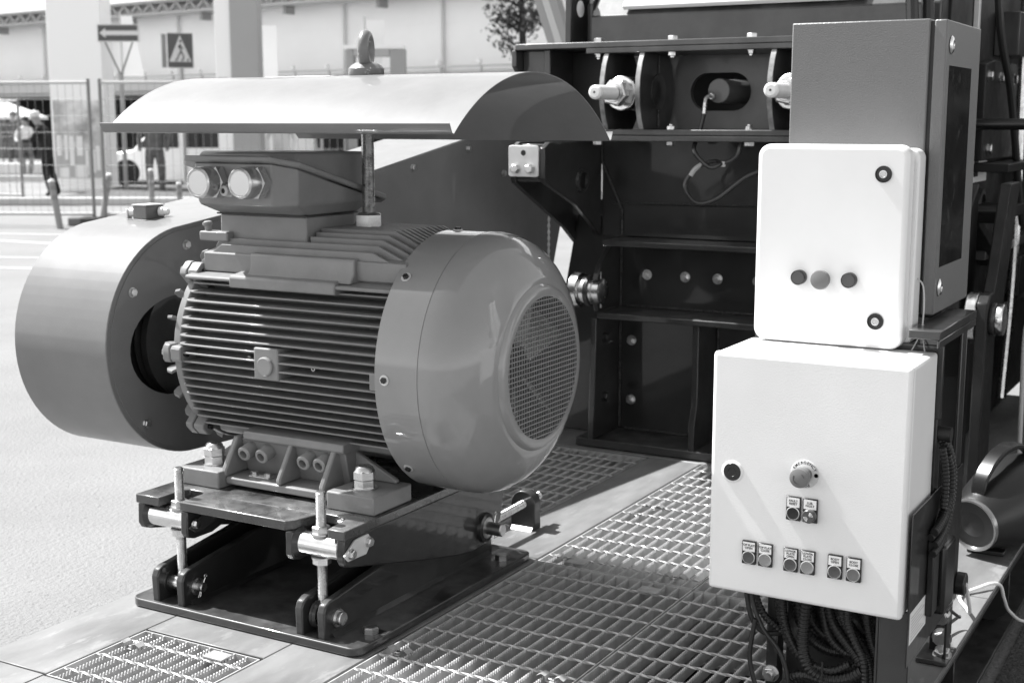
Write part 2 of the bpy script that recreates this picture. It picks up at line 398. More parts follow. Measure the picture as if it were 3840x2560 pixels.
for x0, x1 in ((-2.374, -2.352), (-2.292, -2.270), (-1.922, -1.900), (-1.858, -1.836)):
    MB().prism(up_prof, 'x', x0, x1).build('upright', 'dark_paint', mb, bevel=0.004, seg=2)
for x0, x1 in ((-2.374, -2.27), (-1.922, -1.836)):
    for s, xx in ((-1, x0), (1, x1)):      # fillet welds at the feet of the uprights
        MB().prism([(xx, 0.0215), (xx + s * 0.010, 0.0215), (xx, 0.0315)], 'y', 2.37, 3.08).build('weld', 'dark_paint', mb)
# swing plate with two notches for the rods
sp = [(-2.443, 2.37), (-2.365, 2.37), (-2.365, 2.455), (-2.352, 2.468), (-2.310, 2.468), (-2.296, 2.455), (-2.296, 2.37), (-1.966, 2.37), (-1.950, 2.388), (-1.936, 2.455), (-1.924, 2.466), (-1.866, 2.466), (-1.855, 2.455), (-1.842, 2.37), (-1.795, 2.37), (-1.795, 3.13), (-2.443, 3.13)]
MB().prism(sp, 'z', 0.257, 0.280).build('swing_plate', 'swing_paint_sheen', mb, bevel=0.0025)
side = [(2.376, 0.257), (2.374, 0.205), (2.382, 0.192), (2.40, 0.186), (2.70, 0.116), (2.86, 0.082), (2.94, 0.070), (3.02, 0.074), (3.07, 0.10), (3.095, 0.15), (3.10, 0.257)]
for x0, x1 in ((-2.443, -2.420), (-1.822, -1.800)): MB().prism(side, 'x', x0, x1).build('side_plate', 'dark_paint', mb, bevel=0.004)
cl = [(2.372, 0.257), (2.370, 0.200), (2.378, 0.188), (2.398, 0.182), (2.46, 0.182), (2.56, 0.21), (2.60, 0.257)]
for x0, x1 in ((-2.296, -2.274), (-1.968, -1.946)): MB().prism(cl, 'x', x0, x1).build('clevis_plate', 'dark_paint', mb, bevel=0.004)
for x0, x1 in ((-2.4195, -2.2965), (-1.9455, -1.8225)):
    t = MB(); t.cyl((x0, 2.402, 0.226), (x1, 2.402, 0.226), 0.028, n=32); t.build('trunnion', 'steel', mb, bevel=0.002)
    MB().lathe([(0, 0.036), (0.010, 0.030), (0.012, 0.0282)], (x0, 2.402, 0.226), (1, 0, 0), n=24, cap=False).build('weld', 'dark_paint', mb)
def rod(parent, p0, p1, r, m='pipe_thread', name='threaded_rod', pitch=0.0035, n=14):
    p0 = Vector(p0); p1 = Vector(p1); L = (p1 - p0).length; prof = [(0, r * 0.7), (0.002, r)]
    k = int((L - 0.004) / (pitch / 2))
    for i in range(k): prof.append((0.002 + (i + 1) * pitch / 2, r if i % 2 else r * 0.86))
    prof.append((L, r * 0.75))
    return MB().lathe(prof, p0, p1 - p0, n=n).build(name, m, parent, smooth=0)
for x in (-2.325, -1.885):
    rod(mb, (x, 2.402, 0.255), (x, 2.402, 0.356), 0.0125, 'zinc')
    rod(mb, (x, 2.402, 0.085), (x, 2.402, 0.198), 0.0125, 'zinc')
    bolt(mb, (x, 2.402, 0.253), (0, 0, 1), 0.0215, 'zinc', name='nut', spin=0.3); bolt(mb, (x, 2.402, 0.200), (0, 0, -1), 0.0215, 'zinc', name='nut', spin=0.3)
    MB().cyl((x - 0.026, 2.392, 0.062), (x + 0.026, 2.392, 0.062), 0.021, n=24).build('rod_eye', 'steel', mb, bevel=0.002)
    MB().cyl((x, 2.396, 0.07), (x, 2.401, 0.09), 0.0135, n=16).build('rod_shank', 'steel', mb)
    s = MB(); s.lathe([(0, 0.030), (0.006, 0.034), (0.010, 0.030), (0.014, 0.034), (0.02, 0.029)], (x - 0.046 if x < -2 else x - 0.014 - 0.0, 2.392, 0.062), (1, 0, 0), n=20, cap=False)
    s.build('spacer', 'dark_paint', mb)
def cotter(parent, p, L=0.05, ang=0.35):
    x, y, z = p
    a = Vector((0, math.sin(ang), math.cos(ang)))
    b = MB(); base = Vector(p)
    for s in (-1, 1):
        b.tube([base + a * L * 0.5 + Vector((0.001, s * 0.0005, 0)), base + Vector((0.001, s * 0.0012, 0)), base - a * L * 0.5 + Vector((0.002, s * 0.0035, 0))], 0.0013, n=6)
    ring = [base + a * (L * 0.5 + 0.004) + Vector((0.001, 0, 0)) + (a * math.cos(t) + Vector((0, a.z, -a.y)) * math.sin(t)) * 0.0042 for t in [i * math.pi / 6 for i in range(13)]]
    b.tube(ring, 0.0013, n=6)
    b.build('cotter_pin', 'zinc', parent)
for x, big in ((-2.270, False), (-1.836, True)):
    p = MB()
    if big: p.lathe([(0, 0.0215), (0.004, 0.0215), (0.0041, 0.0165), (0.016, 0.0165), (0.018, 0.0145)], (x, 2.392, 0.062), (1, 0, 0), n=28)
    else: p.lathe([(0, 0.022), (0.004, 0.022), (0.0041, 0.012), (0.022, 0.012), (0.024, 0.010)], (x, 2.392, 0.062), (1, 0, 0), n=28)
    p.build('pivot_pin', 'zinc', mb)
    if not big: cotter(mb, (x + 0.016, 2.392, 0.062), 0.05, 0.5)
p = MB(); p.lathe([(0, 0.040), (0.008, 0.038), (0.012, 0.027), (0.013, 0.0175), (0.055, 0.0175), (0.058, 0.015)], (-1.80, 2.998, 0.123), (1, 0, 0), n=32); p.build('hinge_pin', 'steel_dull', mb)
MB().lathe([(0, 0.041), (0.009, 0.039), (0.0125, 0.03)], (-1.7995, 2.998, 0.123), (1, 0, 0), n=28, cap=False).build('hinge_boss', 'dark_paint', mb)
cotter(mb, (-1.772, 2.998, 0.123), 0.075, 0.25)
for (x, yz) in ((-1.799, [(2.368, 0.222), (2.383, 0.206), (2.40, 0.206), (2.452, 0.205), (2.475, 0.232), (2.462, 0.252), (2.44, 0.252), (2.41, 0.250)]), (-2.273, [(2.372, 0.215), (2.392, 0.200), (2.42, 0.200), (2.478, 0.215), (2.50, 0.240), (2.485, 0.254), (2.455, 0.254)])):
    k = MB().prism(yz, 'x', x, x + 0.006).build('keeper_plate', 'zinc_plate' if x > -2 else 'dark_plate', mb, bevel=0.0015)
    bolt(k, (x + 0.006, 2.392, 0.222), (1, 0, 0), 0.011); bolt(k, (x + 0.006, 2.46, 0.233), (1, 0, 0), 0.011)
for p in ((-1.774, 2.437, 0.0221), (-1.776, 3.05, 0.0221), (-2.405, 2.46, 0.0221)):
    bolt(mb, p, (0, 0, 1), 0.019, 'steel_dull', kind='plain')
for yy in (2.437, 3.05):      # slotted holes beside the base bolts
    MB().prism(rrect(-1.786, -1.742, yy + 0.004, yy + 0.026, 0.0105), 'z', 0.0221, 0.0226).build('slot', 'black', mb, smooth=0)
# tensioning screw and its eye lug on the deck, behind the base
tl = thing('tension_lug', (-1.89, 3.385, 0.0), 'rounded dark steel lug with tensioning screw, welded to the deck strip', 'bracket')
pts = [(-1.935, 0.003), (-1.853, 0.003)] + [(-1.894 + 0.041 * math.cos(R(a)), 0.078 + 0.041 * math.sin(R(a))) for a in range(0, 181, 15)]
MB().prism(pts, 'y', 3.375, 3.412).build('lug', 'dark_plate', tl, bevel=0.003)
MB().prism([(3.363, 0.001), (3.376, 0.001), (3.376, 0.012)], 'x', -1.93, -1.86).build('weld', 'zinc_plate', tl)
rod(tl, (-1.893, 3.10, 0.072), (-1.893, 3.475, 0.082), 0.012, 'zinc')
for yy in (3.413, 3.43): bolt(tl, (-1.893, yy, 0.081), (0, 1, 0), 0.020, name='nut', spin=0.2)

# ================================================================== electric motor
mo = thing('electric_motor', (-2.08, Y0, 0.28), 'large grey finned electric motor with fan cowl and terminal box', 'motor')
XL, XR = -2.440, -1.782
MB().cyl((XL + 0.004, Y0, Z0), (XR, Y0, Z0), 0.228, n=72).build('frame', 'motor_cast', mo)
def hfin(z, back=False, x0=XL, x1=XR, tip=None):
    dz = z - Z0; s = 1 if back else -1
    w = math.sqrt(max(0.001, 0.2925 ** 2 - dz * dz)) if tip is None else tip
    yi = math.sqrt(max(0.0, 0.222 ** 2 - dz * dz)) if abs(dz) < 0.222 else 0.03
    P = [(x0, Y0 + s * yi), (x0, Y0 + s * (w - 0.034)), (x0 + 0.003, Y0 + s * (w - 0.012)), (x0 + 0.012, Y0 + s * (w - 0.003)), (x0 + 0.03, Y0 + s * w), (x1, Y0 + s * w), (x1, Y0 + s * yi)]
    b = MB(); t0, t1 = 0.0042, 0.0024; n = len(P); v = []
    for sg in (-1, 1):
        for (x, y) in P:
            k = (abs(y - Y0) - yi) / max(0.02, w - yi); v.append((x, y, z + sg * (t0 + (t1 - t0) * k)))
    f = [tuple(range(n)) if s > 0 else tuple(range(n))[::-1], tuple(range(n, 2 * n))[::-1] if s > 0 else tuple(range(n, 2 * n))]
    f = [tuple(range(n))[::-1], tuple(range(n, 2 * n))] if s < 0 else f
    f += [(i, (i + 1) % n, n + (i + 1) % n, n + i) if s < 0 else (n + i, n + (i + 1) % n, (i + 1) % n, i) for i in range(n)]
    # orientation is evened out below
    b.add(v, f)
    o = b.build('fin', 'motor_cast', mo, bevel=0.0015, seg=2)
    me = o.data
    import bmesh
    bm = bmesh.new(); bm.from_mesh(me); bmesh.ops.recalc_face_normals(bm, faces=bm.faces); bm.to_mesh(me); bm.free()
    return o
PITCH = 0.0217
for k in range(-9, 9):
    hfin(Z0 + 0.004 + PITCH * k)
    if k % 1 == 0: hfin(Z0 + 0.004 + PITCH * k, back=True)
# middle lug pad on the side with threaded plug, window recess at the cowl
lug = MB(); lug.box(-2.180, -2.104, 2.5255, 2.60, Z0 - 0.041, Z0 + 0.039); lug.build('lifting_pad', 'motor_cast', mo, bevel=0.004)
MB().lathe([(0, 0.024), (0.006, 0.024), (0.0085, 0.021)], (-2.142, 2.5254, Z0 - 0.006), (0, -1, 0), n=22).build('plug', 'motor_paint', mo)
MB().box(-1.832, -1.782, 2.5265, 2.58, Z0 - 0.036, Z0 + 0.006).build('frame_pad', 'motor_cast', mo, bevel=0.003)
for x, z in ((-2.215, Z0 + 0.004), (-2.015, Z0 - 0.005)): MB().lathe([(0, 0.006), (0.03, 0.006), (0.03, 0.003), (0.02, 0.003)], (x, 2.580, z), (0, -1, 0), n=12).build('drain_plug', 'steel_dull', mo)
# stepped shoulder with name-plate pad, upper front
MB().prism([(2.566, 0.788), (2.566, 0.815), (2.572, 0.819), (2.66, 0.832), (2.66, 0.788)], 'x', -2.288, -1.958).build('shoulder', 'motor_cast', mo, bevel=0.004)
MB().prism([(2.572, 0.801), (2.569, 0.806), (2.572, 0.811), (2.68, 0.828), (2.68, 0.80)], 'x', XL + 0.002, XR).build('shoulder_fin', 'motor_cast', mo, bevel=0.002)
MB().prism([(2.582, 0.815), (2.598, 0.836), (2.600, 0.870), (2.604, 0.874), (2.68, 0.874), (2.68, 0.815)], 'x', -2.244, -1.923).build('name_plate_pad', 'motor_cast', mo, bevel=0.003)
MB().prism([(2.612, 0.82), (2.612, 0.868), (2.68, 0.880), (2.68, 0.82)], 'x', XL + 0.03, XR).build('shoulder_wall', 'motor_cast', mo, bevel=0.003)
# upper fins: upright plates whose tops follow the round
y = 2.622
while y < 3.03:
    zt = min(0.936, Z0 + math.sqrt(0.341 ** 2 - (y - Y0) ** 2))
    if y < 2.648 or y > 2.86: ch = [(XL + 0.015, zt - 0.07), (XL + 0.015, zt - 0.045), (XL + 0.085, zt), (XR - 0.10, zt), (XR, zt - 0.042), (XR, zt - 0.08)]
    else: ch = [(-2.103, zt - 0.07), (-2.103, zt), (XR - 0.10, zt), (XR, zt - 0.042), (XR, zt - 0.08)]
    MB().prism(ch, 'y', y - 0.0032, y + 0.0032).build('fin', 'motor_cast', mo, bevel=0.0015)
    y += 0.0222
MB().box(XL + 0.03, XR, 2.64, 3.0, 0.79, 0.868).build('crown', 'motor_cast', mo)
# lower side under the fins
MB().prism([(2.640, 0.395), (2.632, 0.418), (2.70, 0.43), (2.94, 0.43), (3.0, 0.41), (3.0, 0.385), (2.66, 0.385)], 'x', -2.40, -1.80).build('belly', 'motor_cast', mo, bevel=0.004)
MB().prism([(2.578, 0.396), (2.570, 0.402), (2.572, 0.421), (2.66, 0.43), (2.66, 0.396)], 'x', -2.262, -1.945).build('foot_rail', 'motor_cast', mo, bevel=0.003)
# drive end shield: ring, eight ears, stub ribs
MB().lathe([(0, 0.20), (0, 0.262), (0.010, 0.272), (0.030, 0.272), (0.034, 0.262), (0.034, 0.20)], (XL - 0.034, Y0, Z0), (1, 0, 0), n=72, close=True).build('end_shield', 'motor_cast', mo, bevel=0.002)
MB().cyl((XL - 0.075, Y0, Z0), (XL - 0.002, Y0, Z0), 0.15, 0.215, n=48).build('bearing_cap', 'motor_cast', mo)
for k in range(8):
    a = R(45 * k + 0); er = 0.2845 if k % 2 == 0 else 0.290
    cy, cz = Y0 - math.cos(a) * er, Z0 + math.sin(a) * er
    u = Vector((0, -math.cos(a), math.sin(a))); w = Vector((0, math.sin(a), math.cos(a)))
    def ear(x0, x1, h):
        b = MB(); c = Vector((0, cy, cz)); v = []
        for x in (x0, x1):
            for p, q in ((-0.045, -h), (0.012, -h), (0.018, -h * 0.6), (0.018, h * 0.6), (0.012, h), (-0.045, h)):
                t = c + u * p + w * q; v.append((x, t.y, t.z))
        n = 6; b.add(v, [tuple(range(n)), tuple(range(n, 2 * n))[::-1]] + [(i, n + i, n + (i + 1) % n, (i + 1) % n) for i in range(n)])
        o = b.build('ear', 'motor_cast', mo, bevel=0.003)
        import bmesh
        bm = bmesh.new(); bm.from_mesh(o.data); bmesh.ops.recalc_face_normals(bm, faces=bm.faces); bm.to_mesh(o.data); bm.free()
    ear(XL - 0.036, XL - 0.013, 0.024); ear(XL - 0.010, XL + 0.024, 0.021)
    bolt(mo, (XL - 0.036, cy, cz), (-1, 0, 0), 0.012, 'motor_paint')
    MB().cyl((XL + 0.022, cy, cz), (XL + 0.034, cy, cz), 0.007, n=10).build('bolt_end', 'black_gloss', mo)
for k in range(48):                        # radial stub ribs of the shield
    a = 2 * math.pi * k / 48 + 0.065
    if k % 6 == 5 or k % 6 == 0 and False: continue
    if k % 2: continue
    c = Vector((0, Y0 - math.cos(a) * 0.248, Z0 + math.sin(a) * 0.248)); u = Vector((0, -math.cos(a), math.sin(a))); w = Vector((0, math.sin(a), math.cos(a)))
    v = []
    prof = [(-0.03, 0.0)] + [(-0.03 - 0.034 * math.sin(R(t)), 0.034 - 0.036 * math.cos(R(t))) for t in (20, 50, 80, 110, 140, 165)] + [(-0.03, 0.068 - 0.036)]
    prof = [(-0.034, -0.03), (-0.058, -0.022), (-0.070, -0.004), (-0.068, 0.014), (-0.056, 0.027), (-0.034, 0.034)]
    for sg in (-1, 1):
        for px_, pr_ in prof:
            t = c + u * pr_ + w * sg * 0.004; v.append((XL + px_ + 0.002, t.y, t.z))
    n = len(prof)
    b = MB(); b.add(v, [tuple(range(n)), tuple(range(n, 2 * n))[::-1]] + [(i, n + i, n + (i + 1) % n, (i + 1) % n) for i in range(n)])
    o = b.build('shield_rib', 'motor_cast', mo, bevel=0.0015)
    import bmesh
    bm = bmesh.new(); bm.from_mesh(o.data); bmesh.ops.recalc_face_normals(bm, faces=bm.faces); bm.to_mesh(o.data); bm.free()
# feet
for s in (1, -1):
    def fy(y): return y if s > 0 else 2 * Y0 - y
    for x0, x1 in ((-2.42, -2.285), (-1.945, -1.805)): MB().box(x0, x1, min(fy(2.50), fy(2.66)), max(fy(2.50), fy(2.66)), 0.2805, 0.325).build('foot', 'motor_cast', mo, bevel=0.004)
    MB().box(-2.2845, -1.9455, min(fy(2.525), fy(2.70)), max(fy(2.525), fy(2.70)), 0.290, 0.309).build('foot_web', 'motor_cast', mo, bevel=0.004)
    MB().prism([(fy(2.606), 0.308), (fy(2.585), 0.398), (fy(2.66), 0.40), (fy(2.66), 0.308)], 'x', -2.28, -1.95).build('foot_wall', 'motor_cast', mo, bevel=0.003)
    for x0, x1 in ((-2.296, -2.280), (-2.118, -2.104), (-1.985, -1.969)):
        MB().prism([(fy(2.522), 0.31), (fy(2.522), 0.324), (fy(2.574), 0.404), (fy(2.64), 0.404), (fy(2.64), 0.31)], 'x', x0, x1).build('gusset', 'motor_cast', mo, bevel=0.004)
    for x0, x1, sx in ((-2.40, -2.2965, -1), (-1.9685, -1.83, 1)):       # triangular wings towards the ends
        a, b_ = (x1, x0) if sx < 0 else (x0, x1)
        m = MB(); yy0, yy1 = sorted((fy(2.63), fy(2.645)))
        m.prism([(a, 0.326), (b_, 0.326), (b_, 0.334), (a, 0.40)], 'y', yy0, yy1); m.build('gusset', 'motor_cast', mo, bevel=0.003)
    if s > 0:
        for x in (-2.250, -2.193, -2.060, -2.010):
            MB().lathe([(0, 0.0195), (0.045, 0.0195), (0.048, 0.0165), (0.048, 0.011), (0.03, 0.011)], (x, 2.602, 0.376), (0, -0.95, -0.25), n=20).build('boss', 'motor_paint', mo)
    for x in (-2.355, -1.878):
        yb = fy(2.565)
        MB().cyl((x, yb, 0.3255), (x, yb, 0.329), 0.031, n=24).build('washer', 'zinc', mo)
        bolt(mo, (x, yb, 0.329), (0, 0, 1), 0.0265, kind='plain', name='nut', spin=0.5)
        bolt(mo, (x, yb, 0.3495), (0, 0, 1), 0.0275, kind='plain', name='nut', spin=0.45)
        MB().lathe([(0, 0.0245), (0.010, 0.0215), (0.014, 0.017)], (x, yb, 0.367), (0, 0, 1), n=20).build('nut_collar', 'zinc', mo)
e = MB(); e.box(-2.232, -2.168, 2.553, 2.575, 0.3095, 0.3125); e.build('earth_strap', 'zinc_plate', mo, bevel=0.001)
for x in (-2.222, -2.178): bolt(mo, (x, 2.564, 0.3126), (0, 0, 1), 0.010)
# fan cowl
cp = [(0.0, 0.3225), (0.117, 0.3230), (0.1175, 0.3215), (0.1195, 0.3215), (0.120, 0.3230), (0.140, 0.3218), (0.165, 0.316), (0.190, 0.304), (0.212, 0.286), (0.231, 0.264), (0.245, 0.241), (0.254, 0.222), (0.260, 0.210), (0.2605, 0.203), (0.266, 0.198), (0.271, 0.192), (0.272, 0.182), (0.272, 0.1735), (0.268, 0.1735), (0.266, 0.19), (0.23, 0.25), (0.17, 0.305), (0.0, 0.3195)]
cow = MB().lathe(cp, (-1.795, Y0, Z0), (1, 0, 0), n=128, close=True).build('fan_cowl', 'motor_paint', mo, smooth=40)
for k in range(8):
    a = R(45 * k); p = Vector((-1.767, Y0 - 0.3232 * math.cos(a), Z0 + 0.3232 * math.sin(a))); d = (0, -math.cos(a), math.sin(a))
    MB().cyl(p, p + Vector(d) * 0.0015, 0.0125, n=18).build('washer', 'zinc_plate', cow)
    bolt(cow, p + Vector(d) * 0.0015, d, 0.0078, 'black_gloss', kind='plain')
gr = MB(); pitch = 0.0118; rr = 0.176; k = -15
while k <= 15:
    c = k * pitch
    if abs(c) < rr - 0.002:
        h = math.sqrt(rr * rr - c * c)
        gr.box(-1.5262, -1.5246, Y0 + c - 0.0013, Y0 + c + 0.0013, Z0 - h, Z0 + h)
        gr.box(-1.5245, -1.5229, Y0 - h, Y0 + h, Z0 + c - 0.0013, Z0 + c + 0.0013)
    k += 1
gr.build('mesh_grille', 'motor_paint', cow, smooth=0)
for k in range(7):
    a = 2 * math.pi * k / 7 + 0.3; u = Vector((0, math.cos(a), math.sin(a))); w = Vector((0, -math.sin(a), math.cos(a)))
    v = [Vector((x_, Y0, Z0)) + u * r_ + w * q_ for x_, r_, q_ in ((-1.60, 0.06, -0.02), (-1.655, 0.06, 0.02), (-1.668, 0.24, 0.035), (-1.60, 0.24, -0.03))]
    b = MB(); b.add(v + [p + Vector((0.003, 0, 0)) + w * 0.003 for p in v], [(0, 1, 2, 3), (7, 6, 5, 4), (0, 4, 5, 1), (1, 5, 6, 2), (2, 6, 7, 3), (3, 7, 4, 0)])
    b.build('fan_blade', 'label_grey', mo, smooth=0)
MB().cyl((-1.69, Y0, Z0), (-1.60, Y0, Z0), 0.065, 0.05, n=24).build('fan_hub', 'dark_plate', mo)
# terminal box on its pedestal
MB().prism([(-2.388, 2.655), (-2.108, 2.655), (-2.108, 2.858), (-2.388, 2.858)], 'z', 0.85, 0.9645).build('pedestal', 'motor_cast', mo, bevel=0.004)
MB().box(-2.394, -2.102, 2.649, 2.864, 0.9646, 0.9685).build('gasket', 'black', mo)
tb = MB()
def ringpts(x0, x1, y0, y1, c, z): return [(x0 + c, y0, z), (x1 - c, y0, z), (x1, y0 + c, z), (x1, y1 - c, z), (x1 - c, y1, z), (x0 + c, y1, z), (x0, y1 - c, z), (x0, y0 + c, z)]
def jz(y): return 1.098 - (y - 2.545) * 0.262           # inclined joint plane
lay = [ringpts(-2.394, -2.102, 2.649, 2.864, 0.012, 0.969), ringpts(-2.400, -2.094 + 0.012, 2.548, 2.955, 0.045, 0.996), ringpts(-2.402, -2.080, 2.546, 2.957, 0.045, 1.004)]
top_ = [(x, y, jz(y)) for x, y, z in ringpts(-2.408, -2.076, 2.542, 2.962, 0.045, 0)]
v = [p for L in lay for p in L] + top_; n = 8
tb.add(v, [tuple(range(n))[::-1], tuple(range(3 * n, 4 * n))] + [(j * n + i, j * n + (i + 1) % n, (j + 1) * n + (i + 1) % n, (j + 1) * n + i) for j in range(3) for i in range(n)])
tbo = tb.build('terminal_box', 'motor_cast', mo, bevel=0.006, seg=3, limit=20)
fl = [(x, y, jz(y) + 0.0005) for x, y, z in ringpts(-2.436, -2.060, 2.528, 2.985, 0.05, 0)]
b = MB(); b.add(fl + [(x, y, z + 0.015) for x, y, z in fl], [tuple(range(8))[::-1], tuple(range(8, 16))] + [(i, (i + 1) % 8, 8 + (i + 1) % 8, 8 + i) for i in range(8)])
lid = b.build('lid_flange', 'motor_cast', tbo, bevel=0.005, seg=3)
b = MB(); l0 = [(x, y, jz(y) + 0.0155) for x, y, z in ringpts(-2.405, -2.085, 2.535, 2.955, 0.06, 0)]; l1 = [(x, y, 1.1275 - (y - 2.54) * 0.015) for x, y, z in ringpts(-2.398, -2.092, 2.545, 2.945, 0.06, 0)]
b.add(l0 + l1, [tuple(range(8))[::-1], tuple(range(8, 16))] + [(i, (i + 1) % 8, 8 + (i + 1) % 8, 8 + i) for i in range(8)])
b.build('lid', 'motor_cast', tbo, bevel=0.008, seg=3)
for x, z, r in ((-2.294, 1.053, 0.039), (-2.162, 1.054, 0.039), (-2.243, 1.033, 0.014)):
    yf = 2.545; gl = MB()
    if r > 0.02:
        gl.lathe([(0, r * 1.02), (0.004, r * 1.12), (0.030, r * 1.12), (0.033, r * 1.0)], (x, yf, z), (0, -1, 0), n=6)
        gl.lathe([(0.033, r * 0.98), (0.040, r), (0.062, r), (0.070, r * 0.95), (0.074, r * 0.84), (0.072, r * 0.76), (0.071, r * 0.74)], (x, yf, z), (0, -1, 0), n=40)
    else:
        gl.lathe([(0, r * 1.25), (0.018, r * 1.25), (0.020, r)], (x, yf, z), (0, -1, 0), n=6); gl.lathe([(0.020, r * 0.95), (0.036, r * 0.9), (0.04, r * 0.5), (0.03, r * 0.4)], (x, yf, z), (0, -1, 0), n=20)
    gl.build('cable_gland', 'bezel' if r > 0.02 else 'label_grey', tbo, smooth=30)
    if r > 0.02: MB().cyl((x, yf - 0.060, z), (x, yf - 0.0705, z), r * 0.76, n=32).build('blanking_plug', 'label_grey', tbo)
    else: MB().cyl((x, yf - 0.030, z), (x, yf - 0.0375, z), r * 0.42, n=12).build('gland_hole', 'black', tbo)
# grease nipple block at the drive end
MB().box(-2.44, -2.345, 2.63, 2.67, 0.895, 0.92).build('grease_block', 'motor_cast', mo, bevel=0.004)
MB().lathe([(0, 0.009), (0.012, 0.009), (0.016, 0.013), (0.022, 0.013), (0.026, 0.006)], (-2.42, 2.645, 0.92), (-0.2, 0, 1), n=14).build('grease_nipple', 'motor_cast', mo)

# ================================================================== rain shroud on its lifting stud
sh = thing('rain_hood', (-2.036, Y0, 0.93), 'curved sheet metal rain hood standing over the motor on one threaded stud', 'hood')
prof = []
R_ = 0.556; zc = 1.3135 - R_
for i in range(41):
    a = R(-43.2 + 86.4 * i / 40); yy = Y0 + R_ * math.sin(a); zz = zc + R_ * math.cos(a) - (yy - Y0) * 0.030
    prof.append((yy, zz))
prof = [(prof[0][0] - 0.016, prof[0][1] + 0.022), (prof[0][0] - 0.006, prof[0][1] + 0.002)] + prof + [(prof[-1][0] + 0.006, prof[-1][1] + 0.002), (prof[-1][0] + 0.016, prof[-1][1] + 0.022)]
b = MB(); n = len(prof); t = 0.0022
nor = []
for i in range(n):
    a = Vector(prof[max(0, i - 1)]); c = Vector(prof[min(n - 1, i + 1)]); d = (c - a).normalized(); nor.append((-d.y, d.x))
v = []
for x in (-2.561, -1.537):
    v += [(x, p[0], p[1]) for p in prof] + [(x, p[0] - q[0] * t, p[1] - q[1] * t) for p, q in zip(prof, nor)]
f = []
for i in range(n - 1):
    f += [(i + 1, i, 2 * n + i, 2 * n + i + 1), (n + i, n + i + 1, 3 * n + i + 1, 3 * n + i), (i, i + 1, n + i + 1, n + i), (2 * n + i + 1, 2 * n + i, 3 * n + i, 3 * n + i + 1)]
f += [(0, n, 3 * n, 2 * n), (n - 1, 3 * n - 1, 4 * n - 1, 2 * n - 1)]
b.add(v, f); b.build('sheet', 'guard_paint', sh, smooth=50)
rod(sh, (-2.036, Y0, 0.955), (-2.036, Y0, 1.318), 0.0172, 'zinc', 'stud', pitch=0.0034, n=20)
MB().cyl((-2.036, Y0, 0.931), (-2.036, Y0, 0.934), 0.042, n=28).build('washer', 'zinc', sh)
inst('nut', BOLTNW['zinc'], sh, (-2.036, Y0, 0.934), rotto((0, 0, 1), 0.6), (0.036, 0.036, 0.045))
MB().lathe([(0, 0.043), (0.003, 0.045), (0.018, 0.045), (0.026, 0.038), (0.034, 0.024)], (-2.036, Y0, 1.3125), (0, 0, 1), n=32).build('eye_collar', 'eye_paint', sh)
b = MB(); ring = [(0, 0, 0)]; nn = 28; mm = 14; v = []; f = []
ax = Vector((-0.38, 0.925, 0)).normalized(); 
for i in range(nn):
    a = 2 * math.pi * i / nn; c = ax * math.cos(a) + Vector((0, 0, 1)) * math.sin(a)
    for k in range(mm):
        q = 2 * math.pi * k / mm; rr = 0.0138
        p = Vector((-2.036, Y0, 1.377)) + c * (0.0335 + rr * math.cos(q)) + Vector((ax.y, -ax.x, 0)) * rr * math.sin(q) * 1.05
        p.z = 1.377 + (p.z - 1.377) * 1.06
        v.append(p)
for i in range(nn):
    for k in range(mm): f.append((i * mm + k, ((i + 1) % nn) * mm + k, ((i + 1) % nn) * mm + (k + 1) % mm, i * mm + (k + 1) % mm))
b.add(v, f); o = b.build('eye_ring', 'eye_paint', sh, smooth=80)
import bmesh
bm = bmesh.new(); bm.from_mesh(o.data); bmesh.ops.recalc_face_normals(bm, faces=bm.faces); bm.to_mesh(o.data); bm.free()
# white sticker on the crest
def stick(u0, u1, i0, i1, h, m, par, nm):
    b = MB(); v = []
    for x in (u0, u1): v += [(x, prof[i][0] + nor[i][0] * h, prof[i][1] + nor[i][1] * h) for i in range(i0, i1)]
    k = i1 - i0; b.add(v, [(j, k + j, k + j + 1, j + 1) for j in range(k - 1)]); return b.build(nm, m, par, smooth=60)
stick(-2.30, -2.10, 18, 25, 0.0008, 'label_white', sh, 'sticker')

# ================================================================== belt guard
bg = thing('belt_guard', (-2.83, 3.6, 0.2), 'grey rounded belt guard around the drive pulley, rising towards the crusher', 'guard')
C1 = (2.82, 0.594); RR = 0.322
out = []
for a in range(100, 275, 5): out.append((C1[0] + RR * math.cos(R(a)), C1[1] + RR * math.sin(R(a))))
out += [(3.4, 0.255), (4.92, 0.20), (5.0, 0.60), (5.06, 0.76), (5.09, 1.0), (5.10, 1.272)]
out += [(4.9, 1.238), (4.24, 1.127), (3.4, 0.986)]
cen = (3.0, 0.60)
def hit(poly, a):
    d = (math.cos(a), math.sin(a)); best = None
    for i in range(len(poly)):
        p, q = poly[i], poly[(i + 1) % len(poly)]
        ex, ey = q[0] - p[0], q[1] - p[1]; den = d[0] * ey - d[1] * ex
        if abs(den) < 1e-9: continue
        tx, ty = p[0] - cen[0], p[1] - cen[1]; t = (tx * ey - ty * ex) / den; s_ = (tx * d[1] - ty * d[0]) / den
        if t > 0 and -1e-6 <= s_ <= 1 + 1e-6 and (best is None or t < best): best = t
    return (cen[0] + d[0] * best, cen[1] + d[1] * best)
slot = [(2.775 + 0.195 * math.cos(R(a)), 0.585 + 0.195 * math.sin(R(a)) * 0.72) for a in range(100, 262, 9)] + [(3.0, 0.43), (3.2, 0.43), (3.33, 0.5), (3.35, 0.6), (3.3, 0.7), (3.1, 0.745), (2.95, 0.74)]
angs = sorted(set([math.atan2(p[1] - cen[1], p[0] - cen[0]) for p in out] + [math.atan2(p[1] - cen[1], p[0] - cen[0]) for p in slot]))
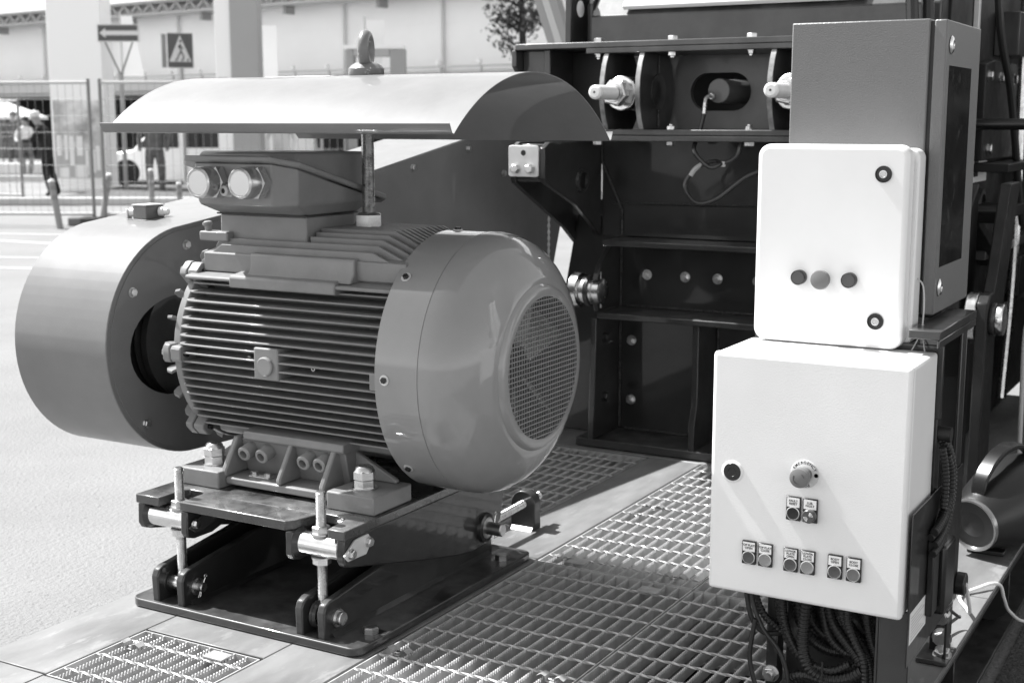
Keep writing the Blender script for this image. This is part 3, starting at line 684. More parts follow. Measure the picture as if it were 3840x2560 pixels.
O = [hit(out, a) for a in angs]; S_ = [hit(slot, a) for a in angs]; n = len(angs)
xa, xb = -2.655, -3.009
b = MB(); ins = [(cen[0] + (p[0] - cen[0]) * 0.985, cen[1] + (p[1] - cen[1]) * 0.985) for p in O]
v = [(xa - 0.003, *p) for p in O] + [(xa - 0.003, *p) for p in S_] + [(xb, *p) for p in O] + [(xa - 0.006, *p) for p in S_]
f = [(i, (i + 1) % n, n + (i + 1) % n, n + i)[::-1] for i in range(n)]
f += [(i, (i + 1) % n, 2 * n + (i + 1) % n, 2 * n + i) for i in range(n)]
f += [tuple(range(2 * n, 3 * n))]
f += [(n + i, n + (i + 1) % n, 3 * n + (i + 1) % n, 3 * n + i)[::-1] for i in range(n)]
b.add(v, f); shell = b.build('shell', 'guard_paint', bg, smooth=40)
bm = bmesh.new(); bm.from_mesh(shell.data); bmesh.ops.recalc_face_normals(bm, faces=bm.faces); bm.to_mesh(shell.data); bm.free()
md = shell.modifiers.new('bevel', 'BEVEL'); md.width = 0.006; md.segments = 3; md.limit_method = 'ANGLE'; md.angle_limit = R(60)
# bolted cover plate on the face, its rim just inside the edge
ins = []
for i in range(n):
    dx, dy = O[i][0] - cen[0], O[i][1] - cen[1]; L = math.hypot(dx, dy); ins.append((O[i][0] - dx / L * 0.014, O[i][1] - dy / L * 0.014))
sl2 = [(q[0] - (q[0] - cen[0]) * 0.0, q[1]) for q in S_]
b = MB(); v = [(xa, *p) for p in ins] + [(xa, *p) for p in sl2] + [(xa - 0.003, *p) for p in ins] + [(xa - 0.003, *p) for p in sl2]
f = [(i, n + i, n + (i + 1) % n, (i + 1) % n) for i in range(n)] + [(i, (i + 1) % n, 2 * n + (i + 1) % n, 2 * n + i) for i in range(n)] + [(n + i, 3 * n + i, 3 * n + (i + 1) % n, n + (i + 1) % n) for i in range(n)]
b.add(v, f); o = b.build('cover_plate', 'guard_paint', bg, smooth=40)
bm = bmesh.new(); bm.from_mesh(o.data); bmesh.ops.recalc_face_normals(bm, faces=bm.faces); bm.to_mesh(o.data); bm.free()
for y, z in ((2.597, 0.749), (2.626, 0.385), (2.807, 0.86), (3.942, 1.040), (4.312, 1.100), (4.573, 1.0)): bolt(bg, (xa, y, z), (1, 0, 0), 0.0115)
pu = MB(); pr = [(0, 0.155), (0.02, 0.175)]
for k in range(7): pr += [(0.03 + k * 0.026, 0.175), (0.036 + k * 0.026, 0.158), (0.046 + k * 0.026, 0.158), (0.052 + k * 0.026, 0.175)]
pr += [(0.23, 0.175), (0.24, 0.15)]
pu.lathe(pr, (-2.92, Y0 + 0.03, 0.59), (1, 0, 0), n=48); pu.build('drive_pulley', 'dark_plate', bg)
MB().cyl((-2.70, Y0, Z0), (-2.44, Y0, Z0), 0.045, n=24).build('shaft', 'steel_dull', bg)
MB().add([(-2.888, 2.733, 0.878), (-2.770, 2.754, 0.8815), (-2.775, 2.815, 0.8925), (-2.890, 2.795, 0.8890)], [(0, 1, 2, 3)]).build('sticker', 'label_white', bg, smooth=0)
# limit switch on the guard
ls = thing('limit_switch', (-2.845, 2.87, 0.897), 'small grey limit switch with cable gland on top of the belt guard', 'switch')
sl = 0.168
MB().prism([(2.830, 0.895), (2.918, 0.910), (2.918, 0.922), (2.830, 0.922)], 'x', -2.90, -2.825).build('mount', 'guard_paint', ls, bevel=0.002)
bdy = MB().box(-2.885, -2.832, 2.838, 2.910, 0.922, 0.960).build('body', 'grey_textured', ls, bevel=0.003)
MB().box(-2.887, -2.830, 2.836, 2.912, 0.9601, 0.964).build('cap', 'label_grey', ls, bevel=0.001)
MB().lathe([(0, 0.014), (0.012, 0.014), (0.014, 0.011), (0.026, 0.010), (0.03, 0.006)], (-2.832, 2.892, 0.942), (1, 0.35, 0), n=12).build('cable_gland', 'label_white', ls)
MB().lathe([(0, 0.013), (0.02, 0.013), (0.022, 0.009)], (-2.885, 2.855, 0.940), (-1, -0.3, 0), n=16).build('pivot', 'zinc_plate', ls)
MB().box(-2.912, -2.906, 2.838, 2.856, 0.892, 0.950).build('lever', 'zinc_plate', ls, bevel=0.001)
MB().cyl((-2.926, 2.842, 0.898), (-2.904, 2.842, 0.898), 0.014, n=18).build('roller', 'grey_textured', ls)
# ================================================================== crusher
cr = thing('crusher', (-1.6, 5.3, 0.0), 'tall dark painted crusher housing with welded ribs, shelves and adjusting rods', 'crusher')
DP = 'dark_paint'
def cb(name, x0, x1, y0, y1, z0, z1, m=DP, bv=0.003): return MB().box(x0, x1, y0, y1, z0, z1).build(name, m, cr, bevel=bv)
YB = 4.61
cb('back_panel', -2.17, -1.02, YB, YB + 0.03, 0.03, 0.7515); cb('upper_panel', -2.246, -1.02, YB + 0.004, YB + 0.03, 0.7725, 1.129)
cb('body', -2.15, -1.06, YB + 0.032, 6.6, 0.02, 1.128, 'black', 0); cb('body', -2.15, -1.06, 5.0, 6.6, 1.129, 1.45, 'black', 0)
cb('base_flange', -2.24, -0.99, 4.395, 4.66, 0.004, 0.034, 'dark_plate')
cb('shelf', -2.152, -1.02, 4.425, YB - 0.0005, 0.752, 0.772, 'dark_plate'); cb('shelf', -2.160, -1.02, 4.402, YB - 0.0005, 0.487, 0.508, 'dark_plate')
MB().prism([(4.40, 0.0345), (4.40, 0.12), (4.425, 0.20), (4.425, 0.486), (YB - 0.001, 0.486), (YB - 0.001, 0.0345)], 'x', -1.792, -1.768).build('rib', DP, cr, bevel=0.003)
MB().prism([(4.40, 0.0345), (4.40, 0.12), (4.425, 0.20), (4.425, 0.486), (YB - 0.001, 0.486), (YB - 0.001, 0.0345)], 'x', -1.40, -1.376).build('rib', DP, cr, bevel=0.003)
MB().prism([(4.385, 0.0345), (4.39, 0.15), (4.40, 0.3), (4.402, 0.486), (YB - 0.001, 0.486), (YB - 0.001, 0.0345)], 'x', -2.184, -2.162).build('side_gusset', DP, cr, bevel=0.003)
MB().prism([(4.43, 0.509), (4.40, 0.56), (4.40, 0.62), (4.44, 0.68), (4.54, 0.751), (YB - 0.001, 0.751), (YB - 0.001, 0.509)], 'x', -2.184, -2.162).build('side_gusset', DP, cr, bevel=0.003)
MB().prism([(4.66, 0.0), (4.72, 0.30), (4.66, 0.62), (4.70, 0.90), (5.2, 1.1), (5.6, 0.0)], 'x', -2.32, -2.29).build('side_plate', DP, cr, bevel=0.003)
MB().prism([(-2.357, 0.847), (-2.399, 0.62), (-2.515, 0.002), (-2.1845, 0.002), (-2.1845, 0.847)], 'y', YB + 0.02, YB + 0.05).build('left_wall', DP, cr, bevel=0.003)
def bead(a, b, r=0.006):
    a = Vector(a); b = Vector(b); L = (b - a).length; n = max(3, int(L / 0.006)); pts = [a + (b - a) * i / n for i in range(n + 1)]
    MB().tube(pts, r, n=6, rad=lambda i: r * (0.75 + 0.35 * (i % 2) + random.uniform(-0.15, 0.15))).build('weld_bead', 'weld', cr)
bead((-2.160, YB - 0.003, 0.04), (-2.160, YB - 0.003, 0.48)); bead((-2.160, YB - 0.003, 0.51), (-2.160, YB - 0.003, 0.748)); bead((-2.14, YB - 0.002, 0.511), (-1.05, YB - 0.002, 0.511)); bead((-2.14, YB - 0.002, 0.037), (-1.80, YB - 0.002, 0.037))
bead((-2.2, YB + 0.002, 0.895), (-1.05, YB + 0.002, 0.905), 0.005); bead((-1.765, YB - 0.002, 0.05), (-1.765, YB - 0.002, 0.48))
bead((-2.246, YB + 0.0, 1.128), (-2.246, YB + 0.0, 1.05), 0.005); bead((-2.246, YB, 1.05), (-2.16, YB, 0.87), 0.005); bead((-2.16, YB, 0.87), (-2.16, YB, 0.78), 0.006)
for x, z in ((-2.056 + 0.003, 0.633), (-1.90, 0.633), (-1.773, 0.633), (-1.62, 0.633), (-2.113, 0.38), (-2.113, 0.151)): bolt(cr, (x, YB, z), (0, -1, 0), 0.0165, kind='nut')
for y, z in ((4.477, 0.405), (4.477, 0.18)): bolt(cr, (-2.162, y, z), (1, 0, 0), 0.018, 'dark_paint')
# polished pivot pin with collar and split pin, left
pv = MB(); pv.lathe([(0, 0.064), (0.030, 0.064), (0.032, 0.060)], (-2.262, 4.425, 0.585), (1, 0, 0), n=36); pv.build('pivot_collar', 'steel', cr)
MB().lathe([(0, 0.050), (0.052, 0.050), (0.053, 0.044), (0.060, 0.044), (0.061, 0.048), (0.082, 0.048), (0.085, 0.043)], (-2.23, 4.425, 0.585), (1, 0, 0), n=36).build('pivot_pin', 'steel', cr)
MB().lathe([(0, 0.058), (0.014, 0.058), (0.016, 0.054)], (-2.204, 4.425, 0.585), (1, 0, 0), n=36).build('pivot_washer', 'dark_paint', cr)
cotter(cr, (-2.157, 4.425, 0.585), 0.125, 0.0)
# support arm left, with zinc end plate
arm = [(4.157, 1.108), (4.157, 1.002), (4.175, 0.985), (4.40, 0.90), (4.52, 0.83), (4.60, 0.775), (YB, 0.775), (YB, 1.128), (4.20, 1.128)]
arml = [(4.157, 1.108), (4.157, 1.002), (4.165, 0.985), (4.55, 0.80), (4.70, 0.70), (4.70, 1.128), (4.20, 1.128)]
MB().prism(arm, 'x', -2.268, -2.247).build('arm_plate', DP, cr, bevel=0.003); MB().prism(arml, 'x', -2.386, -2.366).build('arm_plate', DP, cr, bevel=0.003)
cb('arm_web', -2.3655, -2.2685, 4.20, 4.7, 1.10, 1.12); cb('arm_front', -2.3655, -2.2685, 4.165, 4.185, 1.0, 1.10)
MB().prism([(-2.3655, 0.99), (-2.2685, 0.99), (-2.2685, 1.0), (-2.3655, 1.0)], 'y', 4.17, 4.25).build('arm_web', DP, cr)
zp = MB().prism([(p[0], p[1]) for p in rrect(-2.387, -2.268, 1.008, 1.116, 0.009)], 'y', 4.148, 4.156).build('end_plate', 'zinc_plate', cr, bevel=0.001)
MB().cyl((-2.327, 4.1475, 1.091), (-2.327, 4.1478, 1.091), 0.010, n=18).build('hole', 'black', zp)
for x in (-2.359, -2.300): bolt(zp, (x, 4.148, 1.036), (0, -1, 0), 0.0165)
MB().lathe([(0, 0.045), (0.010, 0.042), (0.012, 0.032), (0.002, 0.030)], (-2.247, 4.44, 0.985), (1, 0, 0), n=28, cap=False).build('hub_ring', 'weld', cr)
MB().cyl((-2.2465, 4.44, 0.985), (-2.246, 4.44, 0.985), 0.031, n=24).build('hub_hole', 'black', cr)
# twin flanged rails with lens shaped ribs
cb('rail', -2.23, -1.0, 4.385, 4.72, 1.130, 1.1500, 'rail_paint'); cb('rail', -2.205, -1.0, 4.385, 4.72, 1.1508, 1.171, 'rail_paint'); cb('rail', -2.205, -1.0, 4.385, 4.72, 1.437, 1.4565, 'rail_paint')
MB().prism([(-2.545, 4.46), (-2.50, 4.395), (-2.44, 4.385), (-1.0, 4.385), (-1.0, 4.75), (-2.545, 4.75)], 'z', 1.4573, 1.4775).build('rail', 'rail_paint', cr, bevel=0.002)
lens = [(4.392, 1.4365), (4.372, 1.40), (4.356, 1.35), (4.352, 1.304), (4.356, 1.258), (4.372, 1.208), (4.392, 1.1715), (4.60, 1.1715), (4.632, 1.208), (4.65, 1.258), (4.655, 1.304), (4.65, 1.35), (4.632, 1.40), (4.60, 1.4365)]
for x0 in (-2.136, -1.998, -1.520, -1.382): MB().prism(lens, 'x', x0, x0 + 0.021).build('rib', 'dark_plate', cr, bevel=0.002); MB().prism([(y_ - 0.0012, z_) for y_, z_ in lens[:7]] + [(y_ + 0.0005, z_) for y_, z_ in lens[:7]][::-1], 'x', x0 + 0.002, x0 + 0.019).build('edge_glint', 'edge_glint', cr)  # thin pale strips paint the sky glint on the ribs' front edges
MB().lathe([(0, 0.062), (0.003, 0.062), (0.004, 0.058)], (-1.977, 4.51, 1.304), (1, 0, 0), n=32).build('bearing_disc', 'dark_plate', cr)
bead((-1.975, 4.51, 1.18), (-1.975, 4.51, 1.24), 0.005); bead((-1.975, 4.51, 1.368), (-1.975, 4.51, 1.43), 0.005)
# slotted plate behind the ribs
cen = (-1.805, 1.304)
outp = [(-2.20, 1.172), (-1.0, 1.172), (-1.0, 1.4362), (-2.20, 1.4362)]
sl_ = []
for cx, a0 in ((-1.755, -90), (-1.855, 90)): sl_ += [(cx + 0.066 * math.cos(R(a0 + 15 * i)), 1.305 + 0.068 * math.sin(R(a0 + 15 * i))) for i in range(13)]
def ringplate(outp, inp, cen, axis_y0, axis_y1, name, m, par):
    global cen_
    ang = sorted(set([math.atan2(p[1] - cen[1], p[0] - cen[0]) for p in outp + inp])); 
    def hit2(poly, a):
        d = (math.cos(a), math.sin(a)); best = None
        for i in range(len(poly)):
            p, q = poly[i], poly[(i + 1) % len(poly)]; ex, ey = q[0] - p[0], q[1] - p[1]; den = d[0] * ey - d[1] * ex
            if abs(den) < 1e-9: continue
            tx, ty = p[0] - cen[0], p[1] - cen[1]; t = (tx * ey - ty * ex) / den; s_ = (tx * d[1] - ty * d[0]) / den
            if t > 0 and -1e-6 <= s_ <= 1 + 1e-6 and (best is None or t < best): best = t
        return (cen[0] + d[0] * best, cen[1] + d[1] * best)
    A = [hit2(outp, a) for a in ang]; B_ = [hit2(inp, a) for a in ang]; n = len(ang)
    v = [(p[0], axis_y0, p[1]) for p in A] + [(p[0], axis_y0, p[1]) for p in B_] + [(p[0], axis_y1, p[1]) for p in B_]
    f = [(i, (i + 1) % n, n + (i + 1) % n, n + i) for i in range(n)] + [(n + i, n + (i + 1) % n, 2 * n + (i + 1) % n, 2 * n + i) for i in range(n)]
    b = MB(); b.add(v, f); return b.build(name, m, par, smooth=30)
ringplate(outp, sl_, cen, 4.675, 4.70, 'slotted_plate', 'slot_plate', cr)
cb('pocket', -2.15, -1.05, 4.95, 4.97, 1.16, 1.44, 'black', 0)
MB().lathe([(0, 0.043), (0.24, 0.043)], (-1.768, 4.56, 1.306), (0.12, 1, 0.0), n=36).build('cylinder', 'guard_paint', cr, bevel=0.003)
# adjusting rods
for x in (-2.055, -1.437):
    rd = MB(); rd.cyl((x, 4.36, 1.297), (x, 4.64, 1.297), 0.060, n=36); rd.build('rod_barrel', 'steel', cr, bevel=0.004)
    o = rod(cr, (x, 4.165, 1.297), (x, 4.38, 1.297), 0.0245, 'zinc_plate', 'adjusting_rod', pitch=0.004, n=28)
    MB().lathe([(0, 0.017), (0.006, 0.0235), (0.016, 0.0235)], (x, 4.152, 1.297), (0, 1, 0), n=28).build('rod_tip', 'label_white', o)
    MB().cyl((x, 4.1515, 1.297), (x, 4.1519, 1.297), 0.004, n=10).build('centre_hole', 'black', o)
    inst('lock_nut', BOLTNW['zinc'], cr, (x, 4.335, 1.297), rotto((0, -1, 0), 0.3), (0.047, 0.047, 0.048)); inst('lock_nut', BOLTNW['steel_dull'], cr, (x, 4.372, 1.297), rotto((0, -1, 0), 0.75), (0.047, 0.047, 0.046))
for x in (-2.168, -1.885, -1.598, -1.30):
    bolt(cr, (x, 4.415, 1.4776), (0, 0, 1), 0.0185, kind='plain'); bolt(cr, (x, 4.415, 1.4368), (0, 0, -1), 0.014, kind='nut')
    bolt(cr, (x, 4.415, 1.1298), (0, 0, -1), 0.0185, kind='plain'); bolt(cr, (x, 4.415, 1.1712), (0, 0, 1), 0.014, kind='nut')
# hose from the cylinder: elbow, ferrule, loop
hs = thing('hydraulic_hose', (-1.76, 4.54, 1.29), 'thin black hose looping from the grey cylinder in the slot', 'hose')
bolt(hs, (-1.790, 4.556, 1.287), (0, -1, 0), 0.013, kind='plain', name='fitting')
MB().tube(smooth_path([(-1.790, 4.548, 1.287), (-1.790, 4.525, 1.287), (-1.795, 4.51, 1.278), (-1.797, 4.508, 1.262)], 6), 0.0065, n=10).build('elbow', 'zinc_plate', hs)
MB().cyl((-1.797, 4.508, 1.264), (-1.799, 4.506, 1.226), 0.0095, n=14).build('ferrule', 'zinc', hs)
pth = smooth_path([(-1.799, 4.506, 1.226), (-1.80, 4.47, 1.16), (-1.79, 4.40, 1.10), (-1.735, 4.40, 1.045), (-1.70, 4.42, 1.055), (-1.74, 4.45, 1.062), (-1.80, 4.44, 1.035), (-1.835, 4.43, 0.975), (-1.79, 4.43, 0.918), (-1.72, 4.44, 0.932), (-1.62, 4.46, 1.01), (-1.52, 4.48, 1.05)], 10)
MB().tube(pth, 0.0075, n=10).build('hose', 'hose_black', hs)
MB().tube(smooth_path([(-1.70, 4.435, 1.053), (-1.655, 4.45, 1.08), (-1.645, 4.46, 1.14)], 8), 0.007, n=8).build('hose', 'hose_black', hs)
MB().tube([(-1.712, 4.436, 1.056), (-1.690, 4.432, 1.053)], 0.0095, n=10).build('marker_sleeve', 'label_white', hs)
MB().tube(smooth_path([(-1.775, 4.448, 1.055), (-1.80, 4.438, 1.035), (-1.815, 4.432, 1.012)], 5), 0.0088, n=10).build('marker_sleeve', 'label_grey', hs)
# hopper above
MB().prism([(4.50, 1.478), (4.50, 1.575), (4.512, 1.588), (4.80, 1.92), (4.95, 1.92), (4.95, 1.478)], 'x', -2.245, -1.0).build('hopper_wall', 'dark_plate', cr, bevel=0.004)
MB().prism([(4.80, 1.922), (4.95, 1.922), (5.6, 2.5), (5.4, 2.5)], 'x', -2.245, -1.0).build('hopper_wall', 'dark_plate', cr)
MB().prism([(4.488, 1.605), (4.80, 1.965), (4.815, 1.952), (4.503, 1.592)], 'x', -2.115, -1.25).build('name_board', 'label_white', cr, bevel=0.004)
lg = [(4.44, 1.4778), (4.44, 1.60)] + [(4.51 + 0.07 * math.cos(R(a)), 1.63 + 0.07 * math.sin(R(a))) for a in range(170, 60, -20)] + [(4.72, 1.78), (4.78, 1.78), (4.78, 1.4778)]
MB().prism(lg, 'x', -2.318, -2.294).build('lifting_lug', DP, cr, bevel=0.003)
MB().lathe([(0, 0.030), (0.0006, 0.030)], (-2.2939, 4.515, 1.605), (1, 0, 0), n=28).build('lug_hole', 'label_white', cr)
MB().prism([(4.52, 1.4778), (4.52, 1.62), (4.66, 1.78), (4.78, 1.78), (4.78, 1.4778)], 'x', -2.268, -2.246).build('end_plate', DP, cr, bevel=0.003)
# left end webs under the top rail
cb('web', -2.50, -2.206, 4.62, 4.64, 1.12, 1.457, 'black'); cb('web_flange', -2.405, -2.378, 4.44, 4.619, 1.15, 1.457, 'dark_plate')
MB().prism([(4.42, 1.457), (4.42, 1.40), (4.50, 1.33), (4.619, 1.33), (4.619, 1.457)], 'x', -2.53, -2.51).build('gusset', 'dark_plate', cr, bevel=0.002)
cb('web', -2.509, -2.406, 4.47, 4.49, 1.30, 1.457, 'dark_plate')
# right flank: side wall, levers and polished bushings
cb('side_wall', -1.02, -0.99, YB, 7.4, 0.02, 2.3, 'flank_paint'); cb('sunlit_edge_strip', -0.989, -0.970, 4.95, 4.98, 0.75, 2.3, 'zinc_plate', 0.002)  # pale upright strip paints the sunlit edge on the dark flank
MB().prism([(5.05, 1.24), (5.05, 1.40), (5.2, 1.42), (5.7, 1.42), (6.2, 1.2), (6.2, 1.06), (5.05, 1.06)], 'x', -0.99, -0.955).build('flank_plate', 'flank_paint', cr, bevel=0.004)
cb('flank_shelf', -0.989, -0.86, 5.05, 6.4, 1.02, 1.05, 'flank_paint'); cb('flank_shelf', -0.989, -0.84, 4.75, 5.3, 0.86, 0.90, 'flank_paint')
MB().prism([(4.70, 0.88), (4.78, 0.88), (5.35, 0.70), (5.30, 0.66)], 'x', -0.989, -0.90).build('flank_brace', 'flank_paint', cr, bevel=0.003)
MB().lathe([(0, 0.07), (0.018, 0.062), (0.02, 0.045), (0.004, 0.045)], (-0.99, 5.22, 0.83 + 0.06), (1, 0, 0), n=28, cap=False).build('hub_ring', 'weld', cr)
for x0, x1, r, m in ((-0.845, -0.812, 0.083, 'steel'), (-0.775, -0.758, 0.052, 'dark_plate'), (-0.757, -0.735, 0.050, 'steel')):
    MB().lathe([(0, r * 0.97), (0.003, r), (x1 - x0 - 0.003, r), (x1 - x0, r * 0.95)], (x0, 4.40, 0.585), (1, 0, 0), n=40).build('bushing', m, cr)
MB().prism([(4.33, 0.02), (4.33, 0.60), (4.34, 0.64), (4.38, 0.665), (4.43, 0.665), (4.47, 0.72), (4.62, 1.0), (4.80, 1.0), (4.60, 0.6), (4.49, 0.54), (4.49, 0.02)], 'x', -0.811, -0.776).build('lever', 'flank_paint', cr, bevel=0.005)
MB().prism([(4.37, 0.02), (4.37, 0.86), (4.60, 1.0), (4.60, 0.02)], 'x', -0.985, -0.87).build('bearing_post', 'flank_paint', cr, bevel=0.004)
bolt(cr, (-0.955, 5.55, 0.90), (1, 0, 0), 0.03, kind='nut'); 
wl = MB().box(-0.9898, -0.9888, 5.06, 5.34, 0.98, 1.215).build('warning_label', 'label_white', cr)
MB().box(-0.9887, -0.9884, 5.075, 5.325, 1.14, 1.20).build('label_band', 'btn_dark', wl); MB().box(-0.9887, -0.9884, 5.10, 5.18, 1.0, 1.12).build('label_pictogram', 'ink', wl)
for z in (1.03, 1.065, 1.10): MB().box(-0.9887, -0.9884, 5.21, 5.31, z, z + 0.010).build('label_text', 'ink', wl)
MB().lathe([(0, 0.02), (0.30, 0.02), (0.30, 0.032), (0.32, 0.032)], (-1.0, 4.93, 1.19), (1, 0, 0), n=20).build('bar', 'black_gloss', cr)
for k, (pts, r, m) in enumerate((([(-0.72, 4.9, 0.62), (-0.70, 4.75, 0.60), (-0.705, 4.62, 0.52), (-0.70, 4.6, 0.30), (-0.70, 4.62, 0.05)], 0.008, 'label_grey'), ([(-0.66, 5.0, 0.86), (-0.70, 4.9, 0.74), (-0.69, 4.86, 0.62), (-0.665, 4.85, 0.4), (-0.67, 4.86, 0.02)], 0.013, 'rubber'), ([(-0.60, 5.2, 0.66), (-0.64, 5.0, 0.62), (-0.66, 4.9, 0.57), (-0.655, 4.9, 0.3), (-0.66, 4.9, 0.02)], 0.010, 'rubber'), ([(-1.10, 4.45, 1.95), (-1.07, 4.40, 1.6), (-1.05, 4.38, 1.38)], 0.02, 'black_gloss'), ([(-1.07, 4.50, 1.95), (-1.03, 4.44, 1.6), (-1.01, 4.40, 1.38)], 0.02, 'black_gloss'))):
    h = MB().tube(smooth_path(pts, 10), r, n=10).build('flank_hose', m, props(bpy.data.objects.new('tmp', None)) if False else None)
    props(h, ['ribbed pale hose hanging beside the lever on the crusher flank', 'black hose hanging just right of the pale hose on the crusher flank', 'thin black hose at the right edge of the picture on the crusher flank', 'left one of the two black hoses above the grey enclosure', 'right one of the two black hoses above the grey enclosure'][k], 'hose', 'hoses on the crusher flank')
cb('flank_channel', -0.989, -0.93, 5.1, 6.6, 0.70, 0.735, 'rail_paint'); cb('flank_channel', -0.989, -0.94, 5.3, 6.6, 0.46, 0.485, 'rail_paint'); cb('flank_box', -0.989, -0.90, 5.35, 5.62, 1.44, 1.60, 'dark_plate'); cb('flank_box', -0.989, -0.91, 5.75, 6.2, 0.50, 0.66, 'dark_plate')
for y_, z_ in ((5.10, 1.36), (5.32, 1.36), (5.60, 1.36), (5.15, 1.10), (5.9, 1.16), (5.05, 0.78), (5.3, 0.78), (5.5, 0.60), (5.12, 0.55), (5.12, 0.35)): bolt(cr, (-0.955 if 1.05 < z_ < 1.40 else -0.989, y_, z_), (1, 0, 0), 0.018)
MB().tube(smooth_path([(-0.93, 5.0, 1.75), (-0.92, 5.1, 1.5), (-0.91, 5.3, 1.30), (-0.90, 5.5, 0.98), (-0.89, 5.6, 0.80)], 8), 0.014, n=10).build('flank_pipe', 'hose_black', cr)
MB().tube(smooth_path([(-0.95, 5.72, 1.9), (-0.94, 5.72, 1.2), (-0.93, 5.70, 0.6), (-0.93, 5.6, 0.1)], 8), 0.018, n=10).build('flank_pipe', 'zinc', cr)
jb = thing('junction_box', (-0.62, 5.1, 0.75), 'small white and grey valve block with couplings right of the bushings', 'valve')
MB().box(-0.66, -0.58, 5.05, 5.15, 0.70, 0.82).build('body', 'grey_textured', jb, bevel=0.004); MB().box(-0.658, -0.582, 5.052, 5.148, 0.8205, 0.85).build('cap', 'label_white', jb, bevel=0.004)
bolt(jb, (-0.66, 5.08, 0.70), (-1, -0.4, 0), 0.02, kind='nut')
hb = thing('machine_housing', (-0.2, 7.6, GZ), 'dark machine housing filling the background behind the bushings and hoses', 'housing')
MB().box(-0.985, 1.6, 7.42, 9.0, GZ + 0.001, 1.9).build('wall', 'flank_paint', hb, bevel=0.01); MB().box(-0.985, 1.6, 7.30, 7.419, 0.62, 0.70).build('rail', 'rail_paint', hb, bevel=0.004); MB().box(-0.985, 1.6, 7.30, 7.419, 1.25, 1.32).build('rail', 'rail_paint', hb, bevel=0.004)
for x in (-0.75, -0.35, 0.1): MB().box(x, x + 0.05, 7.34, 7.418, GZ + 0.01, 0.61).build('rib', 'flank_paint', hb, bevel=0.004)
pu_ = thing('power_unit', (-0.2, 5.5, GZ), 'dark hydraulic power unit standing at the right picture edge behind the speaker', 'power unit')
MB().box(-0.56, 0.35, 5.25, 6.1, GZ + 0.001, 0.72).build('tank', 'flank_paint', pu_, bevel=0.012); MB().box(-0.575, 0.36, 5.235, 6.11, 0.7205, 0.745).build('lid', 'rail_paint', pu_, bevel=0.004)
MB().lathe([(0, 0.06), (0.12, 0.06), (0.14, 0.05), (0.15, 0.02)], (-0.42, 5.45, 0.745), (0, 0, 1), n=20).build('filter', 'zinc_plate', pu_)
MB().lathe([(0, 0.035), (0.05, 0.035), (0.055, 0.02)], (-0.561, 5.38, 0.45), (-1, 0, 0), n=18).build('coupling', 'zinc', pu_)
# conveyor legs leaning behind the crusher, and hanging rope
for k, (dx, m) in enumerate(((0.0, 'conveyor'), (0.052, 'roof_edge'), (0.104, 'conveyor'))):
    def LX(z): return -4.085 + dx + (1.669 - z) * 0.366
    a, b_, zt_, zb_ = LX(2.9), LX(GZ), 2.9, GZ
    o = MB().add([(a, 7.6, zt_), (a + 0.05, 7.6, zt_), (b_ + 0.05, 7.6, zb_), (b_, 7.6, zb_), (a, 7.68, zt_), (a + 0.05, 7.68, zt_), (b_ + 0.05, 7.68, zb_), (b_, 7.68, zb_)], [(0, 3, 2, 1), (4, 5, 6, 7), (0, 1, 5, 4), (1, 2, 6, 5), (2, 3, 7, 6), (3, 0, 4, 7)]).build('conveyor_leg', m, smooth=0)
    props(o, ('left', 'middle, darker', 'right')[k] + ' one of three leaning conveyor legs behind the crusher', 'leg', 'leaning conveyor legs')
tw = [(-2.44, 4.55, 1.0 - i * 0.006) for i in range(100)]
MB().tube(tw, 0.005, n=6, rad=lambda i: 0.006 if i % 4 < 2 else 0.0035).build('hanging_rope', 'label_grey', label='thin twisted rope hanging down behind the fan cowl', cat='rope')
# ================================================================== cabinet stand
st = thing('cabinet_stand', (-0.75, 2.85, 0.0), 'dark steel stand that carries the three control cabinets', 'stand')
def sb(name, x0, x1, y0, y1, z0, z1, m='dark_paint', bv=0.002): return MB().box(x0, x1, y0, y1, z0, z1).build(name, m, st, bevel=bv)
sb('post', -0.892, -0.866, 2.66, 2.70, 0.002, 0.24); sb('post', -0.640, -0.5785, 2.60, 2.606, 0.002, 0.24); sb('post', -0.646, -0.640, 2.60, 2.63, 0.002, 0.24)
sb('back_sheet', -0.866, -0.641, 2.715, 2.72, 0.002, 0.24, 'dark_plate')
sb('post', -0.6255, -0.5785, 3.012, 3.018, 0.0, 0.764); sb('post', -0.5845, -0.5785, 2.965, 3.0115, 0.0, 0.764)
sb('post', -0.985, -0.94, 3.012, 3.018, 0.0, 0.764); sb('post', -0.6255, -0.581, 2.768, 2.774, 0.24, 0.764)
sb('side_sheet', -0.5775, -0.5745, 2.566, 3.03, 0.136, 0.45, 'dark_paint'); 
sb('top_rail', -0.632, -0.570, 2.70, 3.06, 0.772, 0.790, 'dark_plate'); sb('rail_edge', -0.576, -0.5705, 2.70, 3.06, 0.755, 0.7715, 'dark_plate')
sb('top_rail', -0.945, -0.885, 2.84, 3.06, 0.772, 0.790, 'dark_plate'); sb('cross_rail', -0.884, -0.633, 3.0, 3.05, 0.772, 0.790, 'dark_plate')
sb('front_rail', -0.975, -0.575, 2.7645, 2.770, 0.60, 0.752, 'dark_paint')
sb('foot', -0.64, -0.572, 2.945, 3.05, 0.0015, 0.012, 'dark_plate'); sb('foot_clip', -0.61, -0.575, 2.953, 3.0, 0.125, 0.133, 'dark_plate')
for p in ((-0.59, 2.985, 0.0125), (-0.592, 2.972, 0.11)): bolt(st, p, (0, -0.3, 1) if p[2] < 0.05 else (0, -1, 0), 0.018)
bolt(st, (-0.597, 3.011, 0.045), (0, -1, 0), 0.019); bolt(st, (-0.879, 2.659, 0.03), (0, -1, 0), 0.016, kind='nut')
